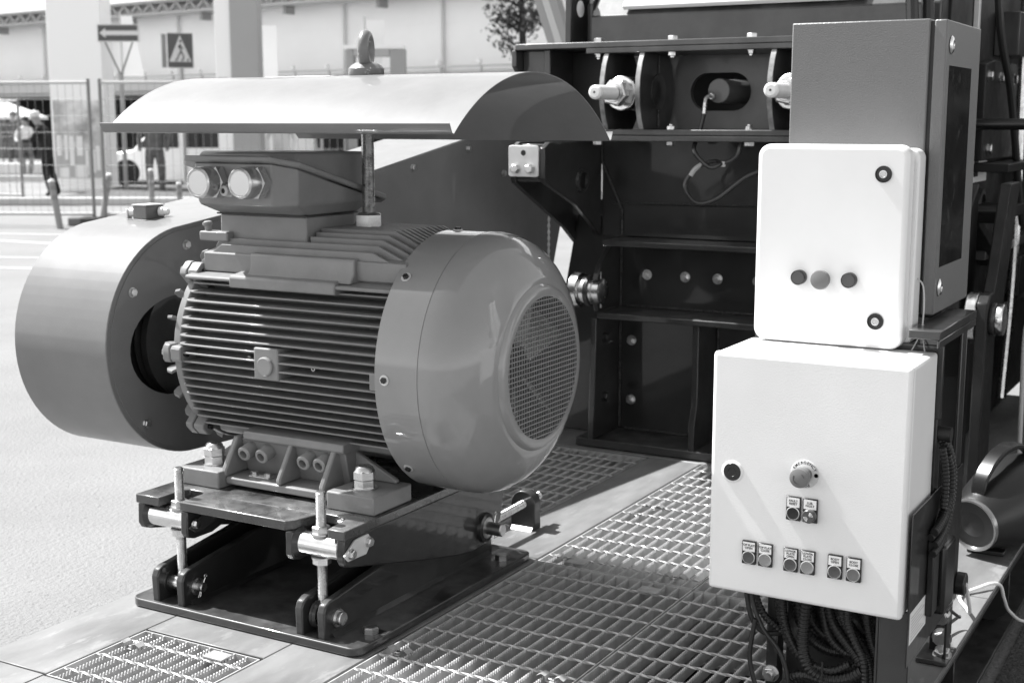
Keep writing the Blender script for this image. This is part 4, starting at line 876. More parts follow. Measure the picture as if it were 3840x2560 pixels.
# black rubber sealed cover strip on the stand side
rb = MB().box(-0.5745, -0.560, 2.705, 2.755, 0.20, 0.36).build('cover_strip', 'rubber', st, bevel=0.003)
MB().box(-0.5745, -0.548, 2.765, 2.86, 0.185, 0.335).build('handle_block', 'black_gloss', st, bevel=0.008, seg=3)
for z in (0.215, 0.31): bolt(st, (-0.5745, 2.875, z), (1, -0.3, 0), 0.012)
MB().cyl((-0.5745, 3.02, 0.175), (-0.553, 3.02, 0.175), 0.026, n=24).build('cable_boss', 'rubber', st, bevel=0.003)
sl3 = MB().box(-0.5743, -0.5740, 2.578, 2.718, 0.18, 0.246).build('sticker', 'label_white', st)
for k in range(8): MB().box(-0.5738, -0.5736, 2.59, 2.70 - 0.02 * (k % 3), 0.187 + k * 0.0065, 0.1885 + k * 0.0065).build('print_line', 'label_grey', sl3, smooth=0)

# ================================================================== grey enclosure
ge = thing('grey_enclosure', (-0.775, 3.0, 0.80), 'tall grey textured enclosure with a dark window in its side door', 'enclosure')
MB().box(-0.935, -0.648, 2.83, 3.17, 0.8005, 1.404).build('body', 'grey_textured', ge, bevel=0.003)
dr = MB().box(-0.6405, -0.615, 2.833, 3.172, 0.803, 1.402).build('door', 'grey_textured', ge, bevel=0.003)
MB().box(-0.6478, -0.6407, 2.836, 3.165, 0.806, 1.399).build('door_seal', 'black', ge)
MB().box(-0.6149, -0.6143, 2.866, 3.085, 0.900, 1.312).build('window', 'window_dark', dr)
for z in (1.353, 0.857):
    l_ = MB().lathe([(0, 0.017), (0.002, 0.0185), (0.005, 0.015), (0.006, 0.009), (0.003, 0.008)], (-0.6149, 2.873, z), (1, 0, 0), n=24).build('lock', 'steel', dr)
    MB().box(-0.6115, -0.6105, 2.869, 2.877, z - 0.002, z + 0.002).build('key_slot', 'ink', l_, smooth=0)

# ================================================================== lower white control cabinet
cc_ = thing('control_cabinet', (-0.783, 2.65, 0.241), 'lower white control cabinet with emergency stop and six plate buttons', 'cabinet')
MB().box(-0.981, -0.585, 2.567, 2.762, 0.2415, 0.739).build('body', 'white_paint', cc_, bevel=0.007, seg=3)
MB().box(-0.978, -0.588, 2.5635, 2.5668, 0.2445, 0.736).build('door_seal', 'btn_mid', cc_)
cd = MB().box(-0.983, -0.5835, 2.542, 2.5632, 0.2405, 0.7405).build('door', 'white_paint', cc_, bevel=0.008, seg=3)
lk = MB().lathe([(0, 0.0235), (0.0015, 0.0225), (0.003, 0.019)], (-0.935, 2.542, 0.495), (0, -1, 0), n=32).build('lock_ring', 'white_paint', cd)
MB().lathe([(0.0032, 0.0185), (0.0045, 0.0175), (0.0046, 0.009), (0.0036, 0.008)], (-0.935, 2.542, 0.495), (0, -1, 0), n=28).build('lock', 'black_gloss', cd)
es = MB().lathe([(0, 0.0285), (0.0012, 0.0285), (0.002, 0.027)], (-0.784, 2.542, 0.5095), (0, -1, 0), n=40).build('stop_plate', 'stop_ring', cd)
stp = MB().lathe([(0.002, 0.015), (0.018, 0.0145), (0.020, 0.017), (0.024, 0.0195), (0.034, 0.0205), (0.039, 0.019), (0.041, 0.014)], (-0.784, 2.542, 0.5095), (0, -1, 0), n=36).build('emergency_stop', 'stop_red', cd)
def letters(txt, cx, cz, r, a0, a1, y, size, par):
    b = MB()
    for i, ch in enumerate(txt):
        a = R(a0 + (a1 - a0) * i / max(1, len(txt) - 1)); me = text_mesh(ch, size, 'ink', bold=0.0001)
        M = Matrix.Translation((cx + r * math.cos(a), y, cz + r * math.sin(a))) @ Matrix.Rotation(-(a - math.pi / 2), 4, 'Y') @ Matrix.Rotation(R(90), 4, 'X')
        b.add([M @ v_.co for v_ in me.vertices], [tuple(p.vertices) for p in me.polygons]); bpy.data.meshes.remove(me)
    return b.build('lettering', 'ink', par, smooth=0)
letters('EMERGENCY', -0.784, 0.5095, 0.0235, 152, 28, 2.5396, 0.0085, es); letters('POTS', -0.784, 0.5095, 0.0238, 250, 292, 2.5396, 0.0085, es) if False else letters('STOP', -0.784, 0.5095, 0.0230, 248, 292, 2.5396, 0.0085, es)
MB().lathe([(0, 0.0042), (0.0003, 0.0042), (0.0003, 0.0034), (0, 0.0034)], (-0.7605, 2.5397, 0.5095), (0, -1, 0), n=20).build('symbol', 'ink', es)
arr = [( -0.784 + 0.011 * math.cos(R(a)), 2.5005, 0.5095 + 0.011 * math.sin(R(a))) for a in range(150, 300, 15)]
MB().tube(arr, 0.0008, n=6).build('arrow', 'btn_dark', stp); MB().tube([(-0.784 + 0.011 * math.cos(R(a)), 2.5005, 0.5095 + 0.011 * math.sin(R(a))) for a in range(10, 60, 12)], 0.0008, n=6).build('arrow', 'btn_dark', stp)
def holder(x, z, txt, colr, kind=0):
    h = MB().box(x - 0.0148, x + 0.0148, 2.535, 2.5418, z - 0.0245, z + 0.0245).build('button_holder', 'black_gloss', cd, bevel=0.0015)
    MB().box(x - 0.0128, x + 0.0128, 2.5345, 2.5349, z + 0.0035, z + 0.0225).build('legend_plate', 'label_white', h, smooth=0)
    inst('lettering', text_mesh(txt, 0.0062, 'ink', bold=0.00012), h, (x, 2.5343, z + 0.013), FRONT)
    MB().lathe([(0, 0.0138), (0.0012, 0.0138), (0.0018, 0.0128), (0.0018, 0.0120)], (x, 2.5349, z - 0.0095), (0, -1, 0), n=28, cap=False).build('bezel', 'bezel', h)
    if kind == 0: MB().lathe([(0, 0.0119), (0.0015, 0.0119), (0.0012, 0.008), (0.0004, 0.0)], (x, 2.5349, z - 0.0095), (0, -1, 0), n=28, cap=False).build('push_button', colr, h)
    else:
        o = MB().lathe([(0.0, 0.0136), (0.009, 0.0136), (0.0105, 0.0122)], (x, 2.5349, z - 0.0095), (0, -1, 0), n=28).build('buzzer', colr, h)
        for a0 in (40, 220):
            for rr in (0.004, 0.0065, 0.009):
                MB().tube([(x + rr * math.cos(R(a0 + t)), 2.5243, z - 0.0095 + rr * math.sin(R(a0 + t))) for t in range(-35, 36, 10)], 0.0006, n=4).build('sound_slot', 'label_white', o)
holder(-0.8035, 0.4375, 'FAULT\nRESET', 'black'); holder(-0.7693, 0.4375, 'LUB.\nFAULT', 'btn_dark', 1)
holder(-0.8933, 0.3315, 'TOP PLATE\nOPEN', 'btn_dark'); holder(-0.8585, 0.3315, 'TOP PLATE\nCLOSE', 'btn_light')
holder(-0.8055, 0.3305, 'LOWER\nPLATE\nOPEN', 'btn_dark'); holder(-0.7705, 0.3305, 'LOWER\nPLATE\nCLOSE', 'btn_light')
holder(-0.7152, 0.3310, 'BODY\nOPEN', 'btn_dark'); holder(-0.6778, 0.3310, 'BODY\nCLOSE', 'btn_mid')
wl = MB().add([(-0.895, 2.60, 0.7402), (-0.70, 2.60, 0.7402), (-0.70, 2.69, 0.7402), (-0.895, 2.69, 0.7402)], [(0, 1, 2, 3)]).build('warning_sticker', 'label_white', cc_, smooth=0)
MB().add([(-0.88, 2.615, 0.7404), (-0.80, 2.615, 0.7404), (-0.84, 2.675, 0.7404)], [(0, 1, 2)]).build('triangle', 'label_grey', wl, smooth=0)
for k in range(4): MB().box(-0.78, -0.71, 2.62 + k * 0.017, 2.623 + k * 0.017, 0.7403, 0.7405).build('print_line', 'label_grey', wl, smooth=0)

# ================================================================== upper white switch box
ub = thing('switch_box', (-0.808, 2.77, 0.742), 'upper white rounded plastic switch box with two dark lamps and red stop', 'switch box')
b = MB(); b.prism(rrect(-0.965, -0.651, 0.7415, 1.1535, 0.026, 8), 'y', 2.722, 2.772)
lidb = b.build('lid', 'poly_white', ub, bevel=0.010, seg=4)
MB().prism(rrect(-0.962, -0.643, 0.745, 1.146, 0.02, 6), 'y', 2.774, 2.829).build('body', 'poly_white', ub, bevel=0.004, seg=3)
MB().prism(rrect(-0.958, -0.655, 0.75, 1.142, 0.02, 6), 'y', 2.7722, 2.7738).build('seal', 'label_grey', ub)
for x, z in ((-0.701, 1.0955), (-0.7047, 0.798)):
    k_ = MB().lathe([(0, 0.017), (0.003, 0.0165), (0.0032, 0.015), (0.001, 0.0145), (0.0012, 0.009)], (x, 2.7219, z), (0, -1, 0), n=32).build('lock', 'black_gloss', lidb)
    MB().lathe([(0.001, 0.0085), (0.004, 0.008), (0.0042, 0.006), (0.003, 0.005)], (x, 2.7219, z), (0, -1, 0), n=24).build('key_ring', 'bezel', k_)
for x in (-0.8655, -0.7600):
    k_ = MB().lathe([(0, 0.0155), (0.014, 0.0155), (0.0155, 0.0145), (0.0150, 0.0132), (0.011, 0.0131)], (x, 2.7219, 0.880), (0, -1, 0), n=36, cap=False).build('lamp_ring', 'black_gloss', lidb)
    MB().cyl((x, 2.712, 0.880), (x, 2.7067, 0.880), 0.0131, n=32).build('lamp', 'btn_dark', k_)
MB().lathe([(0, 0.013), (0.012, 0.013), (0.014, 0.018), (0.026, 0.0205), (0.031, 0.019), (0.033, 0.013)], (-0.8145, 2.7219, 0.8795), (0, -1, 0), n=36).build('emergency_stop', 'stop_red', lidb)
fr = MB(); x0, x1, z0, z1 = -0.943, -0.912, 0.760, 0.788
for a in ((x0, x1, z0, z0 + 0.0015), (x0, x1, z1 - 0.0015, z1), (x0, x0 + 0.0015, z0 + 0.0016, z1 - 0.0016), (x1 - 0.0015, x1, z0 + 0.0016, z1 - 0.0016)): fr.box(a[0], a[1], 2.7212, 2.7222, a[2], a[3])
fr.build('moulded_square', 'poly_white', lidb)
wi = thing('seal_wire', (-0.635, 2.79, 0.80), 'thin wire with crimped sleeve hanging at the right of the switch box', 'wire')
MB().tube(smooth_path([(-0.642, 2.80, 0.882), (-0.628, 2.79, 0.868), (-0.622, 2.78, 0.83), (-0.622, 2.775, 0.79)], 8), 0.0017, n=6).build('wire', 'label_grey', wi)
MB().cyl((-0.622, 2.775, 0.79), (-0.6215, 2.774, 0.774), 0.0042, n=10).build('sleeve', 'zinc_plate', wi)
for s in (-1, 1): MB().tube([(-0.6215, 2.774, 0.774), (-0.6215 + s * 0.006, 2.76, 0.76), (-0.6215 + s * 0.013, 2.745, 0.7415)], 0.0014, n=6).build('wire', 'label_grey', wi)

# ================================================================== corrugated conduits under and beside the cabinet
def conduit(pts, r, label, group='corrugated conduits below the cabinet', step=0.0021, mat_='rubber'):
    P = resample(smooth_path(pts, 14), step)
    if len(P) < 4: return
    return MB().tube(P, r, n=12, rad=lambda i: r * (1.0 if (i // 2) % 2 else 0.84)).build('corrugated_conduit', mat_, smooth=0, label=label, cat='conduit', group=group)
def plain(pts, r, label, name='cable', m='rubber', group='plain cables at the cabinet', cat='cable'):
    return MB().tube(smooth_path(pts, 12), r, n=10).build(name, m, label=label, cat=cat, group=group)
YC = 2.655
HB = [([(-0.868, YC, 0.242), (-0.865, YC, 0.20), (-0.858, YC, 0.16), (-0.835, YC - 0.01, 0.115), (-0.80, YC - 0.015, 0.085), (-0.765, YC - 0.02, 0.065), (-0.73, YC - 0.01, 0.066), (-0.695, YC, 0.085), (-0.672, YC, 0.12)], 0.0115, 'corrugated conduit leaving the cabinet floor leftmost, sweeping low to the right'),
      ([(-0.832, YC + 0.02, 0.242), (-0.83, YC + 0.02, 0.19), (-0.822, YC + 0.02, 0.15), (-0.79, YC + 0.015, 0.115), (-0.75, YC + 0.02, 0.10), (-0.71, YC + 0.02, 0.11), (-0.68, YC + 0.02, 0.14)], 0.0125, 'second corrugated conduit from the left under the cabinet'),
      ([(-0.792, YC - 0.035, 0.242), (-0.797, YC - 0.035, 0.19), (-0.798, YC - 0.04, 0.14), (-0.793, YC - 0.045, 0.105), (-0.775, YC - 0.045, 0.075), (-0.74, YC - 0.04, 0.062), (-0.70, YC - 0.035, 0.072), (-0.675, YC - 0.03, 0.09)], 0.013, 'thick corrugated conduit hanging straight down mid cabinet, foremost of the bundle'),
      ([(-0.760, YC, 0.242), (-0.758, YC, 0.20), (-0.745, YC, 0.165), (-0.715, YC - 0.01, 0.135), (-0.685, YC - 0.02, 0.108), (-0.665, YC - 0.02, 0.08)], 0.0118, 'corrugated conduit slanting down to the right from mid cabinet floor'),
      ([(-0.728, YC - 0.01, 0.242), (-0.725, YC - 0.01, 0.20), (-0.71, YC - 0.015, 0.17), (-0.68, YC - 0.02, 0.135), (-0.662, YC - 0.025, 0.10), (-0.658, YC - 0.025, 0.05), (-0.665, YC - 0.02, 0.0)], 0.0118, 'corrugated conduit slanting right, then dropping to the deck beside the post'),
      ([(-0.676, YC - 0.01, 0.242), (-0.675, YC - 0.01, 0.20), (-0.665, YC - 0.01, 0.15), (-0.650, YC - 0.015, 0.11), (-0.643, YC - 0.025, 0.06), (-0.65, YC - 0.02, 0.0)], 0.0105, 'rightmost corrugated conduit below the cabinet, close to the post'),
      ([(-0.845, YC + 0.03, 0.242), (-0.845, YC + 0.035, 0.20), (-0.838, YC + 0.035, 0.16), (-0.82, YC + 0.03, 0.13)], 0.008, 'thin corrugated conduit behind the two left ones'),
      ([(-0.812, YC + 0.03, 0.242), (-0.81, YC + 0.035, 0.19), (-0.80, YC + 0.035, 0.15), (-0.77, YC + 0.03, 0.125), (-0.73, YC + 0.03, 0.12)], 0.010, 'shaded corrugated conduit at the back of the bundle, left of middle'),
      ([(-0.742, YC + 0.035, 0.242), (-0.735, YC + 0.035, 0.19), (-0.715, YC + 0.03, 0.155), (-0.69, YC + 0.03, 0.13)], 0.009, 'shaded corrugated conduit at the back of the bundle, right of middle'),
      ([(-0.70, YC + 0.02, 0.242), (-0.695, YC + 0.02, 0.20), (-0.68, YC + 0.02, 0.16), (-0.66, YC + 0.02, 0.13)], 0.009, 'corrugated conduit behind the rightmost one'),
      ([(-0.915, YC - 0.02, 0.242), (-0.908, YC - 0.02, 0.20), (-0.892, YC - 0.015, 0.165), (-0.868, YC - 0.005, 0.14), (-0.845, YC, 0.125)], 0.0085, 'thin corrugated conduit at the left corner under the cabinet'),
      ([(-0.84, YC - 0.03, -0.01), (-0.835, YC - 0.03, 0.025), (-0.80, YC - 0.03, 0.048), (-0.755, YC - 0.03, 0.045), (-0.71, YC - 0.03, 0.02), (-0.67, YC - 0.03, 0.004), (-0.645, YC - 0.03, 0.006)], 0.0118, 'corrugated conduit arching low over the deck below the bundle, upper one'),
      ([(-0.825, YC - 0.035, -0.012), (-0.81, YC - 0.035, 0.012), (-0.78, YC - 0.035, 0.024), (-0.74, YC - 0.035, 0.014), (-0.70, YC - 0.035, -0.008)], 0.0118, 'corrugated conduit arching low over the deck below the bundle, lower one')]
HB += [([(-0.775, YC + 0.01, 0.242), (-0.772, YC + 0.01, 0.19), (-0.755, YC, 0.14), (-0.72, YC, 0.11), (-0.685, YC + 0.0, 0.112)], 0.010, 'corrugated conduit half hidden behind the foremost thick one'),
       ([(-0.85, YC - 0.02, 0.242), (-0.85, YC - 0.02, 0.19), (-0.838, YC - 0.02, 0.14), (-0.81, YC - 0.03, 0.10), (-0.775, YC - 0.04, 0.085), (-0.735, YC - 0.04, 0.082), (-0.70, YC - 0.03, 0.10)], 0.009, 'thinner corrugated conduit sweeping between the two left ones'),
       ([(-0.71, YC - 0.03, 0.242), (-0.708, YC - 0.03, 0.19), (-0.692, YC - 0.03, 0.15), (-0.672, YC - 0.035, 0.115), (-0.667, YC - 0.035, 0.06), (-0.678, YC - 0.035, 0.0)], 0.0095, 'corrugated conduit in front of the pair that drops beside the post'),
       ([(-0.835, YC - 0.04, 0.0), (-0.825, YC - 0.04, 0.045), (-0.79, YC - 0.045, 0.062), (-0.745, YC - 0.045, 0.055), (-0.70, YC - 0.04, 0.030), (-0.66, YC - 0.03, 0.022)], 0.010, 'corrugated conduit arching low over the deck, highest of the three arches')]
for pts, r, lb in HB: conduit(pts, r, lb)
for k, (x, y) in enumerate(((-0.868, YC), (-0.832, YC + 0.02), (-0.792, YC - 0.035), (-0.760, YC), (-0.728, YC - 0.01), (-0.676, YC - 0.01))):
    MB().cyl((x, y, 0.2405), (x, y, 0.226), 0.0165, n=18).build('hose_gland', 'black_gloss', cc_)
plain([(-0.928, YC - 0.03, 0.242), (-0.925, YC - 0.03, 0.20), (-0.912, YC - 0.03, 0.155), (-0.89, YC - 0.02, 0.128), (-0.86, YC, 0.125)], 0.0055, 'thin black cable looping below the left cabinet corner')
plain([(-0.91, YC - 0.05, 0.242), (-0.905, YC - 0.05, 0.20), (-0.88, YC - 0.055, 0.15), (-0.845, YC - 0.055, 0.11), (-0.825, YC - 0.055, 0.06), (-0.82, YC - 0.055, -0.01)], 0.0048, 'thin black cable crossing in front of the left conduits')
plain([(-0.895, YC - 0.06, 0.17), (-0.903, YC - 0.06, 0.12), (-0.905, YC - 0.06, 0.08), (-0.893, YC - 0.06, 0.03), (-0.87, YC - 0.06, -0.01)], 0.005, 'thin black cable hanging left of the stand post')
MB().cyl((-0.925, YC - 0.03, 0.2405), (-0.925, YC - 0.03, 0.225), 0.016, n=16).build('hose_gland', 'label_grey', cc_)
tie = MB(); tie.box(-0.752, -0.748, YC - 0.06, YC - 0.058, 0.05, 0.105); tie.build('cable_tie', 'black_gloss', label='black cable tie strapped round the lower conduits', cat='cable tie')
# coil hanging on the stand side
CP = [(-0.572, 2.785, 0.56), (-0.563, 2.80, 0.535), (-0.556, 2.815, 0.49), (-0.556, 2.81, 0.44), (-0.558, 2.775, 0.40), (-0.560, 2.735, 0.385), (-0.562, 2.70, 0.38)]
for k, (d, r) in enumerate((((0, 0, 0), 0.0095), ((-0.012, 0.0, -0.012), 0.0085), ((0.004, 0.0, -0.026), 0.0085), ((0.002, -0.01, -0.042), 0.0085))):
    pts = [(x + d[0] * 0.6, y + d[1], z + d[2] * (1 if z < 0.45 else 0.3)) for x, y, z in CP]
    if k == 3: pts = pts[1:]
    conduit(pts, r, ['outermost loop of the corrugated conduit coil on the stand side', 'second loop of the corrugated conduit coil on the stand side', 'third loop of the corrugated conduit coil on the stand side', 'lowest loop of the corrugated conduit coil on the stand side'][k], 'conduit coil on the stand')
conduit([(-0.566, 2.755, 0.545), (-0.560, 2.765, 0.50), (-0.558, 2.768, 0.455), (-0.560, 2.765, 0.415)], 0.0085, 'short inner corrugated conduit beside the white cabinet wall', 'conduit coil on the stand')
MB().cyl((-0.5845, 2.79, 0.565), (-0.556, 2.79, 0.565), 0.016, n=14).build('coil_hook', 'rubber', st)

# ================================================================== loudspeaker, white cable
sk = thing('portable_speaker', (-0.63, 3.87, 0.0), 'portable barrel shaped loudspeaker with carrying handle, standing on the deck behind the stand', 'speaker')
ax = Vector((0.34, 0.92, 0.16)).normalized(); o0 = Vector((-0.680, 3.76, 0.098)); up_ = Vector((0, 0, 1)); sd_ = ax.cross(up_).normalized(); up_ = sd_.cross(ax)
MB().lathe([(0, 0.072), (0.006, 0.076), (0.03, 0.082), (0.10, 0.104), (0.17, 0.119), (0.25, 0.122), (0.31, 0.108), (0.335, 0.085)], o0, ax, n=48).build('body', 'speaker_fabric', sk)
MB().lathe([(0.012, 0.074), (-0.002, 0.077), (-0.009, 0.075), (-0.010, 0.070), (0.003, 0.065)], o0, ax, n=48, cap=False).build('ring', 'speaker_ring', sk)
MB().lathe([(0.003, 0.065), (0.009, 0.057), (0.009, 0.053)], o0, ax, n=48, cap=False).build('surround', 'rubber', sk)
MB().lathe([(-0.004, 0.0), (-0.002, 0.03), (0.005, 0.050), (0.009, 0.054)], o0, ax, n=40, cap=False).build('radiator', 'speaker_fabric', sk)
hp = []
for i in range(21):
    t = i / 20; hp.append(o0 + ax * (0.03 + 0.29 * t) + up_ * (0.076 + 0.085 * math.sin(math.pi * t) ** 0.6) + sd_ * 0.0)
b = MB(); v = []
for p in hp:
    for s, q in ((-0.022, 0.0), (0.022, 0.0), (0.022, 0.016), (-0.022, 0.016)): v.append(p + sd_ * s + up_ * q)
n = len(hp); b.add(v, [(4 * i + k, 4 * i + (k + 1) % 4, 4 * i + 4 + (k + 1) % 4, 4 * i + 4 + k) for i in range(n - 1) for k in range(4)] + [(0, 3, 2, 1), (4 * n - 4, 4 * n - 3, 4 * n - 2, 4 * n - 1)])
b.build('handle', 'black_gloss', sk, bevel=0.004)
for t in (0.08, 0.27): MB().box(o0.x + ax.x * t - 0.05, o0.x + ax.x * t + 0.05, o0.y + ax.y * t - 0.02, o0.y + ax.y * t + 0.02, 0.001, 0.014).build('foot', 'rubber', sk, bevel=0.003)
plain([(-0.553, 3.02, 0.175), (-0.56, 3.12, 0.08), (-0.60, 3.3, 0.02), (-0.639, 3.42, 0.006), (-0.603, 3.501, 0.012), (-0.582, 3.535, 0.014), (-0.568, 3.58, -0.004), (-0.564, 3.62, -0.05), (-0.562, 3.72, -0.12), (-0.55, 3.95, -0.22), (-0.50, 4.2, -0.243), (-0.40, 4.4, -0.2425)], 0.0046, 'white power cable running over the deck edge to the ground', 'power_cable', 'label_white', None)
plain([(-0.60, 3.06, 0.10), (-0.585, 3.12, 0.06), (-0.60, 3.2, 0.03), (-0.618, 3.14, 0.02), (-0.62, 3.05, 0.02)], 0.004, 'short black cable loop sticking out behind the stand', 'cable_loop', 'rubber', None)
# ================================================================== street behind (its own axes: r to the right, d away along the yard)
CY, SY = math.cos(YAW), math.sin(YAW)
def W(r, d, z): return (r * CY - d * SY, r * SY + d * CY, z)
class SB(MB):
    """mesh builder in street axes (r, d, z)"""
    def mesh(s, *a, **k): s.v = [W(*p) for p in s.v]; return MB.mesh(s, *a, **k)
def sthing(name, r, d, z, label, cat, group=None): return thing(name, W(r, d, z), label, cat, group)
# --- exhibition hall: facade recedes to the left
fa = R(10.0)
def F(u, h, off=0.0):          # along facade (u to the right), height h, off towards the yard
    # facade passes (r=-10, d=46); leaning so that the left end is farther
    ca, sa = math.cos(R(-38)), math.sin(R(-38))
    return (-10 + u * ca - off * -sa * -1 if False else -10 + u * ca + off * sa, 46 + u * sa - off * ca, h)
class FB(MB):
    def mesh(s, *a, **k): s.v = [W(*F(*p)) for p in s.v]; return MB.mesh(s, *a, **k)
    def fbox(s, u0, u1, h0, h1, o0, o1): return s.add([(u0, h0, o0), (u1, h0, o0), (u1, h1, o0), (u0, h1, o0), (u0, h0, o1), (u1, h0, o1), (u1, h1, o1), (u0, h1, o1)], [(0, 1, 2, 3), (4, 7, 6, 5), (0, 4, 5, 1), (1, 5, 6, 2), (2, 6, 7, 3), (3, 7, 4, 0)])
ha = thing('exhibition_hall', W(*F(0, GZ)), 'long pale exhibition hall with panel facade and truss canopy', 'building')
FB().fbox(-46, 40, 2.6, 12.0, -6, -0.3).build('wall', 'wall_panel', ha, smooth=0)
u = -46
while u < 40:                                     # facade panels with open joints
    for h0, h1 in ((2.62, 3.3), (3.32, 4.0), (4.02, 4.74), (4.76, 5.5), (5.52, 6.5)): FB().fbox(u, u + 3.96, h0, h1, -0.299, -0.285).build('panel', 'wall_panel', ha, smooth=0)
    FB().fbox(u - 0.06, u - 0.01, 2.6, 4.75, -0.28, -0.13).build('downpipe', 'downpipe', ha, smooth=0)
    u += 4.0
FB().fbox(-46, 40, 2.24, 2.55, -0.2, 0.6).build('terrace_edge', 'roof_edge', ha, smooth=0)
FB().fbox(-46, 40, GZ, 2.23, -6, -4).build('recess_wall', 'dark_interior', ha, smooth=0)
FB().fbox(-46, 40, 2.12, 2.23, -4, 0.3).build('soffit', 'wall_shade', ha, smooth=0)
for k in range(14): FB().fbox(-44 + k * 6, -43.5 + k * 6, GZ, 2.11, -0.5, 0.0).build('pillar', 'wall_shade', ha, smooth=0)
FB().fbox(-46, 40, 4.75, 4.81, 0.0, 0.9).build('canopy_chord', 'roof_edge', ha, smooth=0); FB().fbox(-46, 40, 5.10, 5.16, 0.0, 0.9).build('canopy_chord', 'roof_edge', ha, smooth=0)
tr = FB(); u = -46
while u < 40:
    for a, b_ in (((u, 4.81), (u + 0.35, 5.10)), ((u + 0.35, 5.10), (u + 0.7, 4.81))):
        tr.add([(a[0], a[1], 0.8), (a[0] + 0.16, a[1], 0.8), (b_[0] + 0.16, b_[1], 0.8), (b_[0], b_[1], 0.8), (a[0], a[1], 0.86), (a[0] + 0.16, a[1], 0.86), (b_[0] + 0.16, b_[1], 0.86), (b_[0], b_[1], 0.86)], [(0, 1, 2, 3), (4, 7, 6, 5), (0, 4, 5, 1), (3, 2, 6, 7), (1, 5, 6, 2), (0, 3, 7, 4)])
    u += 0.7
tr.build('truss_lattice', 'truss', ha, smooth=0, kind='stuff')
FB().fbox(-46, 40, 5.17, 9.5, 0.0, 1.1).build('canopy', 'pylon_white', ha, smooth=0)
u = -44
while u < 38:
    FB().fbox(u, u + 0.12, 4.50, 4.74, 0.1, 0.5).build('bracket', 'truss', ha, smooth=0); u += 4.0
FB().fbox(-46, 40, 2.70, 2.75, 0.5, 0.56).build('handrail', 'roof_edge', ha, smooth=0); FB().fbox(-46, 40, 2.60, 2.62, 0.5, 0.54).build('handrail', 'roof_edge', ha, smooth=0)
u = -45
while u < 36:
    p = FB(); p.fbox(u, u + 0.05, 2.56, 2.70, 0.5, 0.55); q = p.build('baluster', 'roof_edge', ha, smooth=0)
    MB().lathe([(-0.09, 0.0), (-0.06, 0.07), (0, 0.095), (0.06, 0.07), (0.09, 0)], W(*F(u, 2.84, 0.6)), (0, 0, 1), n=10, cap=False).build('globe_lamp', 'label_white', ha); u += 1.5
# --- white advertising pylon and grey column
py_ = sthing('advertising_pylon', -8.9, 28.4, GZ, 'broad white advertising pylon with printed panel, left of the one way sign', 'pylon')
SB().box(-9.46, -8.36, 28.0, 28.8, GZ, 7.0).build('shaft', 'pylon_white', py_, bevel=0.02)
SB().box(-9.52, -8.30, 27.94, 28.86, GZ - 0.001, GZ + 0.10).build('plinth', 'pylon_white', py_, bevel=0.02)
SB().box(-9.40, -8.46, 27.985, 27.999, 0.62, 1.62).build('print_panel', 'poster', py_, smooth=0)
SB().box(-9.40, -8.46, 27.983, 27.999, 0.05, 0.60).build('print_panel', 'label_grey', py_, smooth=0)
for k, (r, z, w, h) in enumerate(((-9.36, 0.5, 0.10, 0.42), (-9.2, 0.42, 0.07, 0.5), (-9.1, 0.30, 0.09, 0.6), (-8.95, 0.5, 0.12, 0.4), (-8.78, 0.1, 0.06, 0.5), (-8.68, 0.15, 0.10, 0.45), (-8.56, 0.2, 0.08, 0.5), (-9.32, 0.06, 0.2, 0.2), (-9.0, 0.06, 0.25, 0.25))):
    SB().box(r, r + w, 27.975, 27.9825, z, z + h).build('printed_tower', 'label_white', py_, smooth=0)
co = sthing('square_column', -5.2, 26.3, GZ, 'tall square grey column with white side, behind the motor hood', 'column')
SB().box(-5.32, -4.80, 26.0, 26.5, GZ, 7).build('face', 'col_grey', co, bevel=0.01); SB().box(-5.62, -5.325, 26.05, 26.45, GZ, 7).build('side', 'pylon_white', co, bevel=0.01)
SB().box(-5.16, -4.84, 25.985, 25.999, 1.92, 1.99).build('clamp', 'truss', co); SB().box(-5.58, -5.40, 26.035, 26.049, 1.97, 2.02).build('clamp', 'roof_edge', co)
SB().box(-5.645, -5.626, 26.2, 26.25, GZ, 7).build('cable_duct', 'roof_edge', co)
# --- traffic signs
ow = sthing('one_way_sign', -7.99, 28.0, GZ, 'dark one way sign with white left arrow on a forked post', 'road sign')
SB().box(-8.42, -7.56, 27.98, 28.0, 2.79, 3.14).build('panel', 'sign_white', ow, bevel=0.004)
SB().box(-8.40, -7.60, 27.972, 27.9795, 2.81, 3.12).build('field', 'sign_blue', ow, smooth=0)
SB().prism([(-8.37, 2.965), (-8.25, 3.06), (-8.25, 3.01), (-7.56, 3.01), (-7.56, 2.92), (-8.25, 2.92), (-8.25, 2.87)], 'y', 27.962, 27.9715).build('arrow', 'sign_white', ow, smooth=0)
for r0 in (-8.28, -7.72): SB().tube([(r0, 28.02, 2.79), (-7.985, 28.02, 2.12)], 0.018, n=8).build('fork', 'fence_dark', ow)
SB().cyl((-7.985, 28.02, GZ), (-7.985, 28.02, 2.14), 0.045, n=12).build('post', 'col_grey', ow)
cw = sthing('crossing_sign', -7.25, 30.0, GZ, 'square pedestrian crossing sign with white triangle and walking figure', 'road sign')
v0, v1 = Vector((-7.50, 29.95)), Vector((-6.98, 30.12))
class XB(MB):
    def mesh(s, *a, **k):
        e = (v1 - v0).normalized(); nrm = Vector((e.y, -e.x)); s.v = [W(*(v0 + e * u + nrm * o), z) for u, o, z in s.v]; return MB.mesh(s, *a, **k)
XB().box(0, 0.55, -0.02, 0.0, 2.34, 3.10).build('panel', 'sign_white', cw); XB().box(0.0, 0.535, 0.002, 0.006, 2.36, 3.085).build('field', 'sign_blue', cw, smooth=0)
